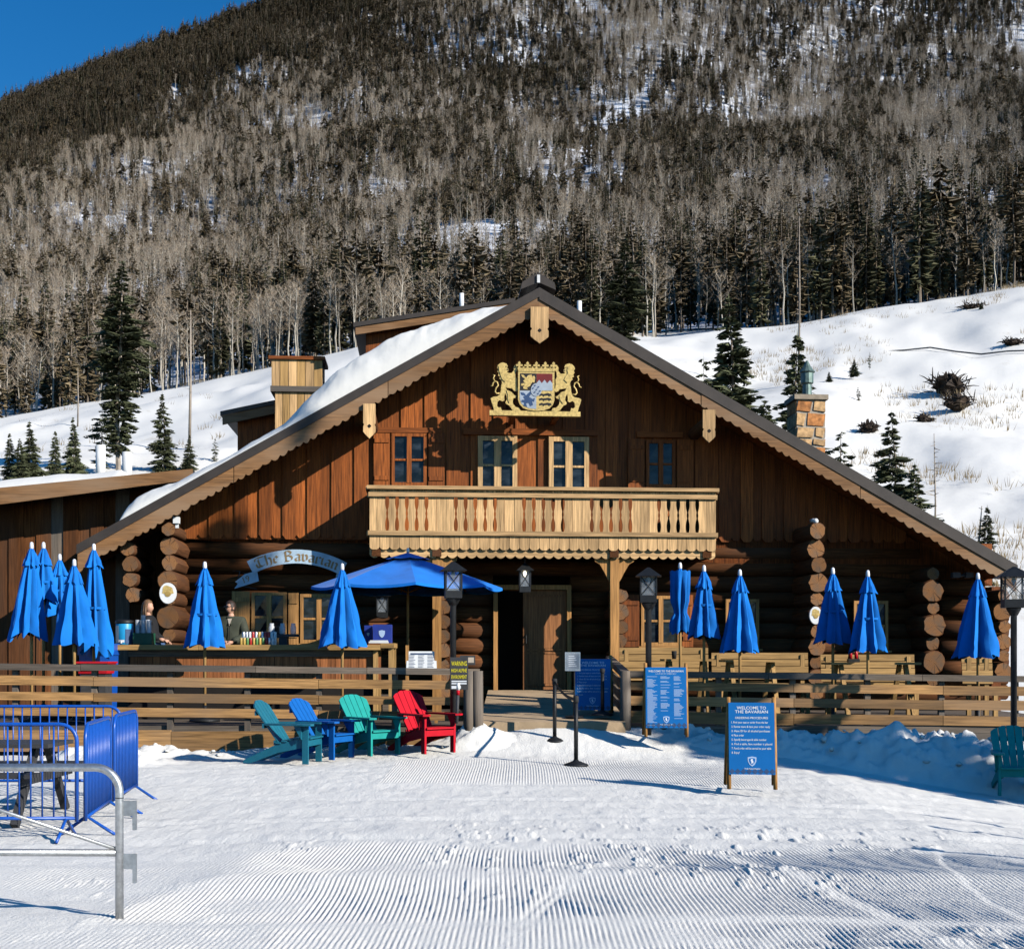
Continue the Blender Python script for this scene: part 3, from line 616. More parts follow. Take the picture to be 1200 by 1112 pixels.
stump(1122, 476, 46, 22, 'grey brush heap just below the large uprooted stump', 2)
stump(1082, 494, 24, 14, 'small dark stump below and left of the large stump', 3)
stump(1018, 505, 26, 20, 'dark leaning stump left of the small stump', 4)
stump(1000, 482, 14, 12, 'little stump right of the stone chimney on the slope', 5)
stump(1140, 362, 34, 9, 'low dark brush at the top of the right slope', 6)
stump(1186, 402, 30, 9, 'low dark brush at the right edge of the photo', 7)
cb = MB(); pts = []
for px_, py_ in ((1034, 414), (1060, 412), (1090, 409), (1120, 413), (1150, 416), (1180, 414), (1215, 412), (1260, 410)):
    Y_ = base_depth(px_, py_); x_ = (px_ - CX) * Y_ / F; pts.append((x_, Y_, hz(x_, Y_) + .12))
cb.tube(pts, .07, 6); tag(cb.build('snow_hose', 'cable_dark', None, True), 'long dark hose lying across the upper right snow slope', 'hose')
gr = MB(); q = random.Random(4)
for i in range(2600):
    y = q.uniform(50, 165); r_ = q.uniform(.16, .43) if q.random() < .8 else q.uniform(-.42, -.1); x = r_ * y
    if fbm(np.array([x * .12]), np.array([y * .1]), 3, 90)[0] < .05: continue
    z = hz(x, y)
    for k in range(7):
        dx, dy = q.gauss(0, .22), q.gauss(0, .22); hh_ = q.uniform(.2, .55); gr.add([(x+dx-.02, y+dy, z-.1), (x+dx+.02, y+dy, z-.1), (x+dx*1.6, y+dy*1.6, z+hh_)], [(0, 1, 2)])
o = gr.build('dry_grass', 'dry_grass'); kind(o, 'stuff'); tag(o, 'dry tan grass poking through the snow of the hill', 'grass')
# trees and posts outside the frame on the right whose shadows cross the bank and the groomed snow
SHT = meshes(spruce(20, 1.65, 41, 60, 12, 4, .06), 'spruce_bark', 'needles')
t_ = thing('spruce_tree', 'tall spruce outside the frame shading the right snow bank', 'spruce tree', (15.4, 13.0, -.5)); link('trunk', SHT[0], t_); link('crown', SHT[1], t_)
for i, (x, y, h) in enumerate(((8.6, 11.9, 2.6), (8.3, 10.5, 2.5), (7.8, 8.9, 2.6))):
    a = MB(); a.tube([(0, 0, -.6), (0, 0, h * .5), (0, 0, h)], [.04, .038, .035], 8)
    tag(a.build('fence_post', 'greywood_z', None, True, (x, y, gz(x, y))), 'round fence post outside the frame whose thin shadow crosses the snow', 'post', 'posts outside the frame')

# ------------------------------------------------------------------ the chalet
ch = thing('chalet', 'big dark timber chalet with snow on its roof and a pale carved balcony', 'building', ORI, A)
RD = 1.40                                            # how far the roof runs out in front of the gable wall
AP = L(632, 339, RD); EL = L(90, 640, RD); ER = L(1192, 664, RD)
ML = (AP[1] - EL[1]) / (AP[0] - EL[0]); MR = (AP[1] - ER[1]) / (ER[0] - AP[0])
def zr(u): return AP[1] - (AP[0] - u) * ML if u < AP[0] else AP[1] - (u - AP[0]) * MR
BACK = 12.6
roof = MB()
for (e, sg) in ((EL, -1), (ER, 1)):
    roof.mi = 0; o = len(roof.v)
    roof.prism([(AP[0], AP[1]), (e[0], e[1]), (e[0], e[1] - .13), (AP[0], AP[1] - .13)], (0, -RD, 0), (1, 0, 0), (0, 0, 1), (0, BACK + RD, 0))
rf = roof.build('roof', 'shingle', ch)
sf = MB()
for (e, sg) in ((EL, -1), (ER, 1)):
    sf.prism([(AP[0], AP[1] - .134), (e[0], e[1] - .134), (e[0], e[1] - .18), (AP[0], AP[1] - .18)], (0, -RD + .09, 0), (1, 0, 0), (0, 0, 1), (0, BACK, 0))
sf.build('soffit', 'stain_y', rf)
for e in (EL, ER):                                   # dark flashing along the rake, then the scalloped bargeboard
    t = MB(); t.prism([(AP[0], AP[1] + .03), (e[0], e[1] + .03), (e[0], e[1] - (.16 if e is EL else .215)), (AP[0], AP[1] - (.16 if e is EL else .215))], (0, -RD - .03, 0), (1, 0, 0), (0, 0, 1), (0, .028, 0)); t.build('rake_trim', 'dark_trim', rf)
    nseg = 3
    for k in range(nseg):
        a, b = k / nseg, (k + 1) / nseg - .0015; top = []; bot = []
        n_ = 15 * 8
        for i in range(n_ + 1):
            f = a + (b - a) * i / n_; u = AP[0] + (e[0] - AP[0]) * f; z = AP[1] + (e[1] - AP[1]) * f
            if i in (0, n_): top.append((u, z - (.163 if e is EL else .218)))
            bot.append((u, z - .43 - .055 * abs(math.sin(f * pi * 58 + .5 * math.sin(f * 37))) * (1 + .25 * math.sin(f * 91)) - (.05 if f > .97 else 0)))
        m = MB(); m.prism(top + bot[::-1], (0, -RD - .012 * (k % 2), 0), (1, 0, 0), (0, 0, 1), (0, .06, 0)); m.build('bargeboard', 'barge_x', rf)
# purlin ends under carved pendants
PEND = [(-.5, 1), (.5, 1), (.5, .42), (.42, .38), (.5, .32), (.5, .16), (.3, .07), (.1, 0), (0, -.04), (-.1, 0), (-.3, .07), (-.5, .16), (-.5, .32), (-.42, .38), (-.5, .42)]
for px_, ya, yb, w in ((632, 361, 402, 21), (433, 474, 513, 14), (830, 481, 518, 15)):
    u0, z1 = L(px_, ya, RD); _, z0 = L(px_, yb, RD); w = w / 57.9
    m = MB(); m.prism([(u0 + p[0] * w, z0 + (z1 - z0) * p[1]) for p in PEND], (0, -RD - .085, 0), (1, 0, 0), (0, 0, 1), (0, .07, 0)); pn = m.build('pendant', 'pale_z', rf)
    m = MB(); zc = z0 + (z1 - z0) * .33; m.prism([(u0 + .026 * cos(a) * (1.6 - abs(sin(a))), zc + .04 * sin(a)) for a in [i * pi / 6 for i in range(12)]], (0, -RD - .09, 0), (1, 0, 0), (0, 0, 1), (0, .004, 0)); m.build('heart_shade', 'dark_inside', pn)  # dark plate on the pendant; the hole's shade is put into its colour
    m = MB(); m.tube([(u0, -RD - .012, (z0 + z1) / 2 + .08), (u0, .5, (z0 + z1) / 2 + .08)], .14, 12); m.build('purlin', 'log_y', rf, True)
# gable boards, each overlapping its neighbours, with pointed feet
ZB = L(300, 632, 0)[1]
gw = link('gable_wall', None, ch); uu = L(204, 600, 0)[0]; k = 0; uend = L(1165, 640, 0)[0]
while uu < uend:
    w = R.uniform(.215, .27); a, b = uu, uu + w; pr = .035 if k % 2 else .0; ov = .02 if k % 2 else 0
    za, zb_ = zr(a - ov) - .2, zr(b + ov) - .2; zm = max(za, zb_)
    if a < AP[0] < b: pts = [(a-ov, za), (AP[0], AP[1] - .2), (b+ov, zb_)]
    else: pts = [(a-ov, za), (b+ov, zb_)]
    z0 = ZB + (0 if k % 2 else .03)
    if min(za, zb_) > z0 + .12:
        m = MB(); m.prism([(b+ov, z0 + .09), (b+ov - w*.28, z0), (a-ov + w*.28, z0), (a-ov, z0 + .09)] + pts, (0, -pr - .03, 0), (1, 0, 0), (0, 0, 1), (0, .033, 0)); m.build('board', 'stain_z', gw)
    uu += w; k += 1
# plain body of the house behind boards and logs
UL, UR = L(204, 640, 0)[0], L(1168, 640, 0)[0]
m = MB(); m.prism([(UL, -.4), (UR, -.4), (UR, zr(UR) - .2), (AP[0], AP[1] - .2), (UL, zr(UL) - .2)], (0, 1.5, 0), (1, 0, 0), (0, 0, 1), (0, BACK - 1.8, 0)); m.build('house_core', 'dark_inside', ch)  # near-black colour stands in for the unlit interior behind the doorway
for u in (UL, UR):
    m = MB(); m.box(u - .1, u + .1, .02, BACK - .2, -.4, zr(u) - .22); m.build('side_wall', 'stain_z', ch)
m = MB(); m.prism([(UL + .1, ZB), (UR - .1, ZB), (UR - .1, zr(UR) - .21), (AP[0], AP[1] - .21), (UL + .1, zr(UL) - .21)], (0, .008, 0), (1, 0, 0), (0, 0, 1), (0, .1, 0)); m.build('wall_backing', 'stain_z', ch)
# horizontal trim above the balcony windows
for x0, x1, ya, yb, d in ((441, 517, 501, 508, .11), (543, 700, 502, 511, .11), (746, 800, 506, 513, .11), (741, 760, 560, 571, .05)):
    u0, z1 = L(x0, ya, d); u1, z0 = L(x1, yb, d); m = MB(); m.box(u0, u1, -d - .04, -.04, z0, z1); m.build('lintel', 'stain_x', gw)
# log walls
def lathe_log(m, u0, u1, z, r, y=0.0, n=12): m.tube([(u0, y, z), (u0 + (u1 - u0) * .5, y + R.uniform(-.015, .015), z + R.uniform(-.01, .01)), (u1, y, z)], [r * R.uniform(.94, 1.05), r, r * R.uniform(.94, 1.05)], n)
lw = link('log_wall', None, ch)
uA, uP1, uD0, uD1, uP2, uB = L(190, 700, 0)[0], L(512, 700, 0)[0], L(580, 700, 0)[0], L(667, 700, 0)[0], L(722, 700, 0)[0], L(1182, 700, 0)[0]
zt = ZB - .06; FL = .80; zdoor = L(620, 688, 0)[1]
nl = int((zt - .4) / .335)
for i in range(nl):
    z = zt - .17 - i * .335; r = R.uniform(.168, .19)
    spans = [(uA, uP1 - .02), (uP2 + .02, uB)]
    spans += [(uP1 + .0, uP2 - .0)] if z > zdoor + .15 else [(uP1, uD0 - .04), (uD1 + .04, uP2)]
    for a, b in spans:
        while b > 0 and zr(b) - .35 < z + .1 and b > a + .5: b -= .1
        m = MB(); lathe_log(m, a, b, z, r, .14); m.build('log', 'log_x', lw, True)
# projecting log crossings, round ends towards the camera
def stack(px_, ytop, ybot, d, rmin, rmax, name='log_corner', y1=.4, seed=0, jit=.02):
    q = random.Random(seed); st = link(name, None, ch); u0, zt_ = L(px_, ytop, d); _, zb_ = L(px_, ybot, d); z = zt_
    i = 0
    while z > zb_:
        r = (rmax if i % 2 else rmin) * q.uniform(.84, 1.1); z -= r; dd = d + q.uniform(-.08, .06)
        if True:
            m = MB(); m.mi = 0; n_ = 16; us = u0 + q.uniform(-jit, jit); wob = [q.uniform(.9, 1.07) for _ in range(n_)]
            ring = lambda y, k: [(r * k * wob[j] * cos(2*pi*j/n_), y, r * k * wob[j] * sin(2*pi*j/n_)) for j in range(n_)]
            m.add(ring(y1, 1) + ring(-dd * .5, .98) + ring(-dd + .03, 1) + ring(-dd, .9), [(i_*n_+j, i_*n_+(j+1) % n_, (i_+1)*n_+(j+1) % n_, (i_+1)*n_+j) for i_ in range(3) for j in range(n_)])
            m.mi = 1; m.add(ring(-dd - .001, .9), [tuple(range(n_))])
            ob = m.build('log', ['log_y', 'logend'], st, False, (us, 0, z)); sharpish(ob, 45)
        z -= r * .86; i += 1
stack(197, 612, 760, 1.25, .165, .24, seed=1); stack(958, 612, 805, 1.25, .165, .225, seed=2)
stack(1094, 664, 795, .95, .16, .235, seed=3); stack(519, 688, 812, .95, .15, .18, seed=4); stack(727, 690, 812, .95, .15, .18, seed=5)
stack(150, 634, 694, 1.0, .15, .19, 'bracket_logs', seed=6, jit=.12)
stack(1176, 690, 790, .6, .16, .2, seed=8)
# short logs tying the right crossing to the corner
for i in range(5):
    u0, z = L(1102, 688 + i * 24, .35); u1, _ = L(1152, 690, .35); m = MB(); lathe_log(m, u0, u1, z, .17, -.3); m.build('log', 'log_x', lw, True)
# windows
def window(px0, px1, py0, py1, mat_, cols=2, rows=2, d=.05, fw=.065, sh=(), shm='stain_z', sill=True):
    u0, z1 = L(px0, py0, d); u1, z0 = L(px1, py1, d); f = MB(); y0, y1 = -d - .05, -d + .03
    f.box(u0, u1, y0, y1, z1 - fw, z1); f.box(u0, u1, y0, y1, z0, z0 + fw * 1.2); f.box(u0, u0 + fw, y0 + .001, y1, z0, z1); f.box(u1 - fw, u1, y0 + .001, y1, z0, z1)
    w = (u1 - u0) / cols; h = (z1 - z0) / rows
    for i in range(1, cols): f.box(u0 + w*i - fw * .75, u0 + w*i + fw * .75, y0 - .008, y1, z0 + fw, z1 - fw)
    for j in range(1, rows): f.box(u0 + fw, u1 - fw, y0 + .012, y1, z0 + h*j - .022, z0 + h*j + .022)
    w_ = f.build('window', mat_, ch)
    for i in range(cols):
        for j in range(rows):
            p = MB(); tl = R.uniform(-.006, .006); p.add([(u0 + w*i + .03, -d - .005 + tl, z0 + h*j + .02), (u0 + w*(i+1) - .03, -d - .005 - tl, z0 + h*j + .02), (u0 + w*(i+1) - .03, -d - .008, z0 + h*(j+1) - .02), (u0 + w*i + .03, -d - .002, z0 + h*(j+1) - .02)], [(0, 1, 2, 3)])
            p.box(u0 + w*i + .03, u0 + w*(i+1) - .03, -d + .01, -d + .025, z0 + h*j + .02, z0 + h*(j+1) - .02); p.build('pane', 'window_glass', w_)
    if sill:
        s = MB(); s.box(u0 - .06, u1 + .06, -d - .1, -d + .02, z0 - .05, z0 - .002); s.build('sill', mat_.split('_')[0] + '_x', w_)
    for a, b in sh:
        ua, _ = L(a, py0, d); ub, _ = L(b, py0, d); s = MB(); s.box(ua, ub, -d - .035, -d + .012, z0 - .02, z1 + .02)
        for zz_ in (z0 + .12, z1 - .2): s.box(ua + .02, ub - .02, -d - .055, -d - .034, zz_, zz_ + .09)
        s.build('shutter', shm, ch)
window(459, 500, 508, 570, 'stain_z', d=.10, sh=((438, 457), (502, 521)))
window(757, 791, 516, 572, 'stain_z', d=.10, sh=((736, 755), (793, 812)))
window(560, 606, 511, 580, 'pale_z', d=.10, fw=.1, sill=False); window(643, 690, 512, 582, 'pale_z', d=.10, fw=.1, sill=False)
window(295, 336, 694, 752, 'honey_z', d=.42, sh=((272, 293),), shm='honey_z'); window(352, 396, 696, 754, 'honey_z', d=.42, sh=((338, 350),), shm='honey_z')
window(751, 797, 698, 757, 'honey_z', d=.42, sh=((727, 749), (799, 812)), shm='stain_z')
window(850, 889, 702, 760, 'honey_z', d=.25); window(1000, 1040, 704, 762, 'honey_z', d=.25)
# entrance
u0, z1 = L(583, 691, .1); u1, z0 = L(664, 809, .1); um = L(613, 700, .1)[0]
fr = MB(); fr.box(u0 - .09, u0 + .0, -.2, .3, z0, z1 + .1); fr.box(u1, u1 + .09, -.2, .3, z0, z1 + .1); fr.box(u0, u1, -.2, .3, z1, z1 + .1); dr = fr.build('door_frame', 'honey_z', ch)
m = MB(); m.box(um, u1 - .005, -.10, -.04, z0 + .02, z1 - .01); leaf = m.build('door', 'doorwood', ch)
h = z1 - z0
for a, b in ((.07, .36), (.42, .93)):
    m = MB(); m.prism([(um + .12, z0 + h*a), (u1 - .12, z0 + h*a), (u1 - .12, z0 + h*b), (um + .12, z0 + h*b)], (0, -.112, 0), (1, 0, 0), (0, 0, 1), (0, .011, 0)); m.build('door_panel', 'doorwood', leaf)
    for ua, ub, za, zb_ in ((um + .08, u1 - .08, z0 + h*a - .05, z0 + h*a - .005), (um + .08, u1 - .08, z0 + h*b + .005, z0 + h*b + .05)):
        m = MB(); m.box(ua, ub, -.125, -.1, za, zb_); m.build('moulding', 'doorwood', leaf)
m = MB(); m.tube([(um + .06, -.16, z0 + 1.0), (um + .06, -.16, z0 + 1.18)], .014, 8); m.box(um + .045, um + .075, -.16, -.1, z0 + 1.0, z0 + 1.03); m.box(um + .045, um + .075, -.16, -.1, z0 + 1.15, z0 + 1.18); m.build('door_handle', 'black_metal', leaf)
# balcony
BD = 1.45
bu0, _ = L(433, 575, BD); bu1, _ = L(839, 575, BD); zc = lambda y: L(637, y, BD)[1]
zt_, zr0, zr1, zs, zv = zc(573), zc(625.5), zc(631.5), zc(645), zc(653)
bf = MB(); bf.box(bu0 + .05, bu1 - .05, -BD + .05, -.03, zr0 - .12, zr0 - .02); bal = bf.build('balcony', 'pale_x', ch)
for px_ in (441, 512, 720, 829):
    u, _ = L(px_, 650, BD); m = MB(); m.box(u - .09, u + .09, -BD + .01, .2, zs - .13, zr0 - .122); m.build('balcony_beam', 'log_y', bal)
def rail(z0, z1, dd, w, nm='rail'):
    m = MB(); m.box(bu0 - dd, bu1 + dd, -BD - w, -BD + .05 + (0 if nm == 'rail' else .04), z0, z1); m.build(nm, 'pale_x', bal)
    for u in (bu0, bu1):
        m = MB(); m.box(u - .03 - dd, u + .03 + dd, -BD + .101, -.04, z0, z1); m.build(nm, 'pale_y', bal)
rail(zt_ - .035, zt_ + .035, .05, .09, 'top_rail'); rail(zc(583.5), zc(578.5), .02, .05); rail(zr0 - .05, zr0 + .04, .03, .06)
pitch = 29.8 / 2.609 / (F / (YF - BD)); j0 = L(400 + 140 / 2.609, 600, BD)[0]
def cutprof(zz):                                     # half opening along the height: two drops joined by a bead
    t = (zz - zr1) / (zt_ - zr1)
    if .10 < t < .88:
        s_ = (t - .10) / .78
        return .008 + .030 * (max(0, math.sin(pi * min(1, s_ / .42)))**.8 if s_ < .42 else (max(0, math.sin(pi * (s_ - .58) / .42))**.8 if s_ > .58 else .35 * abs(math.sin(pi * (s_ - .42) / .16))))
    return .0
cut = lambda j: j % 7 < 5 and 0 <= j <= 32
edges = [bu0 + .0, j0 - pitch] + [j0 + pitch * j for j in range(0, 34)] + [bu1]
for i in range(len(edges) - 1):
    a, b = edges[i], edges[i+1]; ja, jb = i - 2, i - 1
    if b - a < .03: continue
    zz_ = [zr0 + (zt_ - .03 - zr0) * t / 36 for t in range(37)]
    pts = [(b - .003 - (cutprof(z) if cut(jb) else 0), z) for z in zz_] + [(a + .003 + (cutprof(z) if cut(ja) else 0), z) for z in zz_[::-1]]
    m = MB(); m.prism(pts, (0, -BD + R.uniform(0, .006), 0), (1, 0, 0), (0, 0, 1), (0, .03, 0)); m.build('baluster_board', 'pale_z', bal)
n_ = int((bu1 - bu0) / pitch)
for i in range(n_):                                  # tongue ends of the boards below the lower rail
    a = bu0 + (bu1 - bu0) * i / n_; b = bu0 + (bu1 - bu0) * (i + 1) / n_; w = b - a
    pts = [(a + .004, zr0 - .051), (a + .004, zs + .05), (a + w*.12, zs + .02), (a + w*.3, zs), (b - w*.3, zs), (b - w*.12, zs + .02), (b - .004, zs + .05), (b - .004, zr0 - .051)]
    m = MB(); m.prism(pts, (0, -BD - .005 - R.uniform(0, .006), 0), (1, 0, 0), (0, 0, 1), (0, .028, 0)); m.build('skirt_tongue', 'pale_z', bal)
for k in range(4):
    a = bu0 + (bu1 - bu0) * k / 4; b = bu0 + (bu1 - bu0) * (k + 1) / 4 - .004; n2 = 8 * 18
    bot = [(a + (b - a) * i / n2, zv + .035 - .06 * abs(math.sin(pi * 9 * i / n2)) ** .8) for i in range(n2 + 1)]
    m = MB(); m.prism([(a, zs + .10), (b, zs + .10)] + bot[::-1], (0, -BD + .05, 0), (1, 0, 0), (0, 0, 1), (0, .03, 0)); m.build('valance', 'pale_x', bal)
for u in (bu0, bu1 - .03):                           # side boards
    for k in range(6):
        m = MB(); y0 = -BD + .04 + k * .232; m.box(u, u + .03, y0, y0 + .215, zs, zt_ - .04); m.build('baluster_board', 'pale_z', bal)
for px_ in (512, 720):
    u, _ = L(px_, 700, 1.3); m = MB(); m.box(u - .09, u + .09, -1.36, -1.18, .4, zs - .132); po = m.build('porch_post', 'honey_z', ch)
    for s in (-1, 1):
        m = MB(); m.prism([(.09*s, 0), (.42*s, 0), (.40*s, -.07), (.30*s, -.13), (.26*s, -.2), (.2*s, -.3), (.14*s, -.42), (.09*s, -.5)], (u, -1.31, zs - .134), (1, 0, 0), (0, 0, 1), (0, .09, 0)); m.build('corbel', 'honey_z', po)
# snow lying on the left slope
us = np.linspace(EL[0] + .62, AP[0] - .35, 220); vs_ = np.concatenate([np.linspace(-1.36, -.7, 22), np.linspace(-.6, 11.5, 40)])
U, V = np.meshgrid(us, vs_)
tk = np.interp(us, [L(x, 500, RD)[0] for x in (128, 140, 155, 200, 260, 330, 352, 385, 430, 470, 520, 570, 600, 615)], [0, .34, .46, .28, .24, .24, .42, .76, .82, .74, .56, .32, .12, .02])
edge = np.clip((V + 1.36) / .38, 0, 1)**.45
T = tk[None, :] * edge * (1 - .35 * ss(2, 5, V)) * (1 + .18 * fbm(U * 1.3, V * .8, 3, 5)) * ss(0, .3, U - us[0]) * (1 - ss(11, 11.5, V)) - .02
Z = np.array([zr(u) for u in us])[None, :] + T + (.02 * fbm(U * 6, V * 6, 3, 8) + .07 * fbm(U * 1.9, V * 2.3, 3, 18)) * np.clip(T * 3, 0, 1)
sn = gridmesh('roof_snow', U, V, Z, 'snow_roof', ch)
# patch of old snow near the right eave
us = np.linspace(ER[0] - 1.9, ER[0] - .05, 60); vs_ = np.linspace(-1.3, 6, 30); U, V = np.meshgrid(us, vs_)
Z = np.array([zr(u) for u in us])[None, :] + (.09 + .08 * fbm(U * 1.5, V * 1.5, 3, 15)) * ss(0, .7, U - us[0]) * ss(0, .25, V + 1.3) * (1 - ss(-.25, 0, U - us[-1])) - .015
gridmesh('roof_snow', U, V, Z, 'snow_roof', ch)
# ridge cap and vents
a, zc_ = AP
m = MB(); m.prism([(a - .36, zc_ + .05), (a - .33, zc_ + .2), (a, zc_ + .40), (a + .33, zc_ + .2), (a + .36, zc_ + .05), (a, zc_ + .2)], (0, -1.2, 0), (1, 0, 0), (0, 0, 1), (0, 4.5, 0)); m.build('ridge_cap', 'dark_trim', rf)
m = MB(); m.box(a - .03, a + .03, -1.24, -1.2, zc_ + .18, zc_ + .34); m.build('ridge_pipe', 'white_paint', rf)  # the small white pipe at the ridge, drawn as a box
for px_, ya, yb, y in ((541, 344, 372, 3.6), (679, 353, 400, 2.5)):
    u, z1 = L(px_, ya, -y); _, z0 = L(px_, yb, -y); m = MB(); m.tube([(u, y, z0), (u, y, z1)], .055, 10); m.build('vent_pipe', 'white_paint', rf, True)
# shed dormers on the left slope
def dormer(pl, pr, d, back, wpx, fascia, nm):
    (ul, zl), (ur, zr_) = L(*pl, d), L(*pr, d); m = MB()
    m.prism([(ul, zl), (ur, zr_), (ur, zr_ - .1), (ul, zl - .1)], (0, -d, 0), (1, 0, 0), (0, 0, 1), (0, back, 0)); dm = m.build(nm, 'dark_trim', rf)
    m = MB(); m.prism([(ul + .05, zl - .101), (ur, zr_ - .101), (ur, zr_ - .1 - fascia), (ul + .05, zl - .1 - fascia)], (0, -d + .03, 0), (1, 0, 0), (0, 0, 1), (0, .06, 0)); m.build('fascia', 'barge_x', dm)
    uw, _ = L(wpx, 400, d); zw = lambda u: zl + (zr_ - zl) * (u - ul) / (ur - ul) - .12
    m = MB(); m.prism([(uw, zw(uw)), (ur, zw(ur)), (ur, zr(ur) - .1), (uw, zr(uw) - .1)], (0, -d + .35, 0), (1, 0, 0), (0, 0, 1), (0, back - .7, 0)); m.build('dormer_wall', 'stain_z', dm)
    us = np.linspace(ul + .03, ur, 40); vv = np.linspace(-d + .03, -d + back - .1, 12); U, V = np.meshgrid(us, vv)
    gridmesh('dormer_snow', U, V, (zl + (zr_ - zl) * (U - ul) / (ur - ul)) + (.05 + .05 * fbm(U * 2, V * 2, 2, 3)) * ss(0, .3, U - ul) * ss(0, .2, V + d), 'snow_roof', dm)
dormer((414, 378), (604, 349), -2.2, 6, 428, .17, 'dormer_roof')
dormer((258, 482), (345, 464), -4.6, 3.5, 276, .22, 'dormer_roof')
# boarded chimney on the left slope
u0, z1 = L(318, 419, -3.0); u1, zb_ = L(378, 540, -3.0); zmid = L(340, 456, -3.0)[1]
m = MB(); m.box(u0 + .09, u1 - .09, 3.05, 3.9, zb_ - .8, zmid); m.box(u0 + .02, u1 - .02, 3.02, 3.95, zmid, z1); wc = m.build('boarded_chimney', 'greywood_z', ch)
for k in range(6):
    w = (u1 - u0) / 6; m = MB(); m.box(u0 + w*k + .006, u0 + w*(k+1) - .006, 2.985, 3.015, zmid + .07, z1 - .05); m.build('board', 'bench_z' if k % 2 else 'pale_z', wc)
    w = (u1 - u0 - .16) / 6; m = MB(); m.box(u0 + .08 + w*k + .006, u0 + .08 + w*(k+1) - .006, 3.02, 3.045, zb_ - .8, zmid - .07); m.build('board', 'bench_z' if k % 2 else 'pale_z', wc)
m = MB(); m.box(u0 - .06, u1 + .06, 2.93, 4.0, z1 - .045, z1 + .03); m.build('chimney_cap', 'stain_x', wc)
m = MB(); m.box(u0 - .02, u1 + .02, 2.96, 3.98, zmid - .065, zmid + .065); m.build('trim_band', 'greywood_x', wc)
# stone chimney on the right slope
u0, z1 = L(933, 468, -3.4); u1, zb_ = L(968, 545, -3.4)
m = MB(); m.box(u0 + .025, u1 - .025, 3.43, 4.2, zb_ - .6, z1); sc = m.build('stone_chimney', 'mortar', ch); q = random.Random(3)
z = zb_ - .5
while z < z1 - .05:
    h = min(q.uniform(.2, .4), z1 - z); cuts = [0, q.uniform(.35, .68), 1]
    for a, b in zip(cuts[:-1], cuts[1:]):
        for face in (0, 1, 2):
            m = MB(); g = .016
            if face == 0:
                A_ = [(u0 + (u1-u0)*a + g, 3.41 - q.uniform(0, .02), z + g + q.uniform(0, .05)), (u0 + (u1-u0)*b - g - q.uniform(0, .06), 3.41 - q.uniform(0, .02), z + g), (u0 + (u1-u0)*b - g, 3.42 - q.uniform(0, .02), z + h - g - q.uniform(0, .04)), (u0 + (u1-u0)*a + g + q.uniform(0, .05), 3.41, z + h - g)]; off = Vector((0, .06, 0))
            else:
                uu = u0 if face == 1 else u1; s = 1 if face == 1 else -1; y0, y1 = 3.43 + .77 * a + g, 3.43 + .77 * b - g
                A_ = [(uu + s*q.uniform(0, .015), y0, z + g), (uu, y1, z + g), (uu, y1, z + h - g), (uu, y0, z + h - g)]; off = Vector((.06 * s, 0, 0))
            B_ = [Vector(p) + off for p in A_]; m.add(A_ + B_, [(0, 1, 2, 3), (7, 6, 5, 4), (0, 4, 5, 1), (1, 5, 6, 2), (2, 6, 7, 3), (3, 7, 4, 0)]); m.build('stone', q.choice(('stone_rust', 'stone_rust', 'stone_tan', 'stone_tan', 'stone_dark')), sc)
    z += h
m = MB(); m.box(u0 - .05, u1 + .05, 3.36, 4.26, z1 + .002, z1 + .12); m.build('chimney_cap', 'stone_cap', sc)
uc = (u0 + u1) / 2; m = MB(); m.lathe([(.12, 0), (.11, .32), (.16, .36), (.16, .6), (.2, .63), (.1, .76), (.02, .92)], (uc + .02, 3.8, z1 + .12), 12); m.build('chimney_vent', 'copper_green', sc)
# little lamps under the roof: camera and flood lights
u, z = L(208, 612, 1.2); m = MB(); m.box(u - .07, u + .05, -1.3, -1.18, z - .03, z + .1); m.box(u - .03, u + .03, -1.26, -1.22, z - .12, z - .03); m.build('security_camera', 'white_paint', ch)
u, z = L(955, 611, 1.2); m = MB(); m.ball((u, -1.25, z), .06, 10, 6); m.box(u - .05, u + .05, -1.2, -1.0, z - .01, z + .06); m.build('security_camera', 'white_paint', ch, True)
u, z = L(1128, 674, .9); m = MB(); m.box(u - .22, u - .06, -.95, -.8, z - .05, z + .06); m.box(u + .06, u + .22, -.95, -.8, z - .05, z + .06); m.tube([(u - .1, -.85, z), (u + .1, -.85, z)], .03, 6); m.build('flood_light', 'picnic_grey', ch)

# ------------------------------------------------------------------ low wing on the left
wg = thing('side_wing', 'low boarded wing with a shallow roof left of the chalet', 'building', ORI, A)
(ul, zl), (ur, zr_) = L(-70, 580, .3), L(226, 551, .3)
m = MB(); m.prism([(ul, zl), (ur, zr_), (ur, zr_ - .1), (ul, zl - .1)], (0, -.3, 0), (1, 0, 0), (0, 0, 1), (0, 9, 0)); wr = m.build('roof', 'dark_trim', wg)
m = MB(); m.prism([(ul, zl + .02), (ur, zr_ + .02), (ur, zr_ - .2), (ul, zl - .36)], (0, -.36, 0), (1, 0, 0), (0, 0, 1), (0, .055, 0)); m.build('fascia', 'barge_x', wr)
us = np.linspace(ul, ur - 1.2, 60); vv = np.linspace(-.28, 8, 24); U, V = np.meshgrid(us, vv)
gridmesh('roof_snow', U, V, zl + (zr_ - zl) * (U - ul) / (ur - ul) + (.24 + .08 * fbm(U * .8, V, 3, 2)) * ss(0, .4, ur - 1.2 - U) * ss(0, .25, V + .28), 'snow_roof', wr)
u = L(-70, 640, -.6)[0]; ue = L(192, 640, -.6)[0]; k = 0; bw = link('board_wall', None, wg)
while u < ue:
    w = R.uniform(.24, .31); pr = .03 * (k % 2); zt2 = zl + (zr_ - zl) * (u - ul) / (ur - ul) - .12
    m = MB(); m.box(u - .01, u + w + .01, .57 - pr, .605 - pr, .3, zt2); m.build('board', 'greywood_z' if k % 5 == 3 else 'log_z', bw); u += w; k += 1
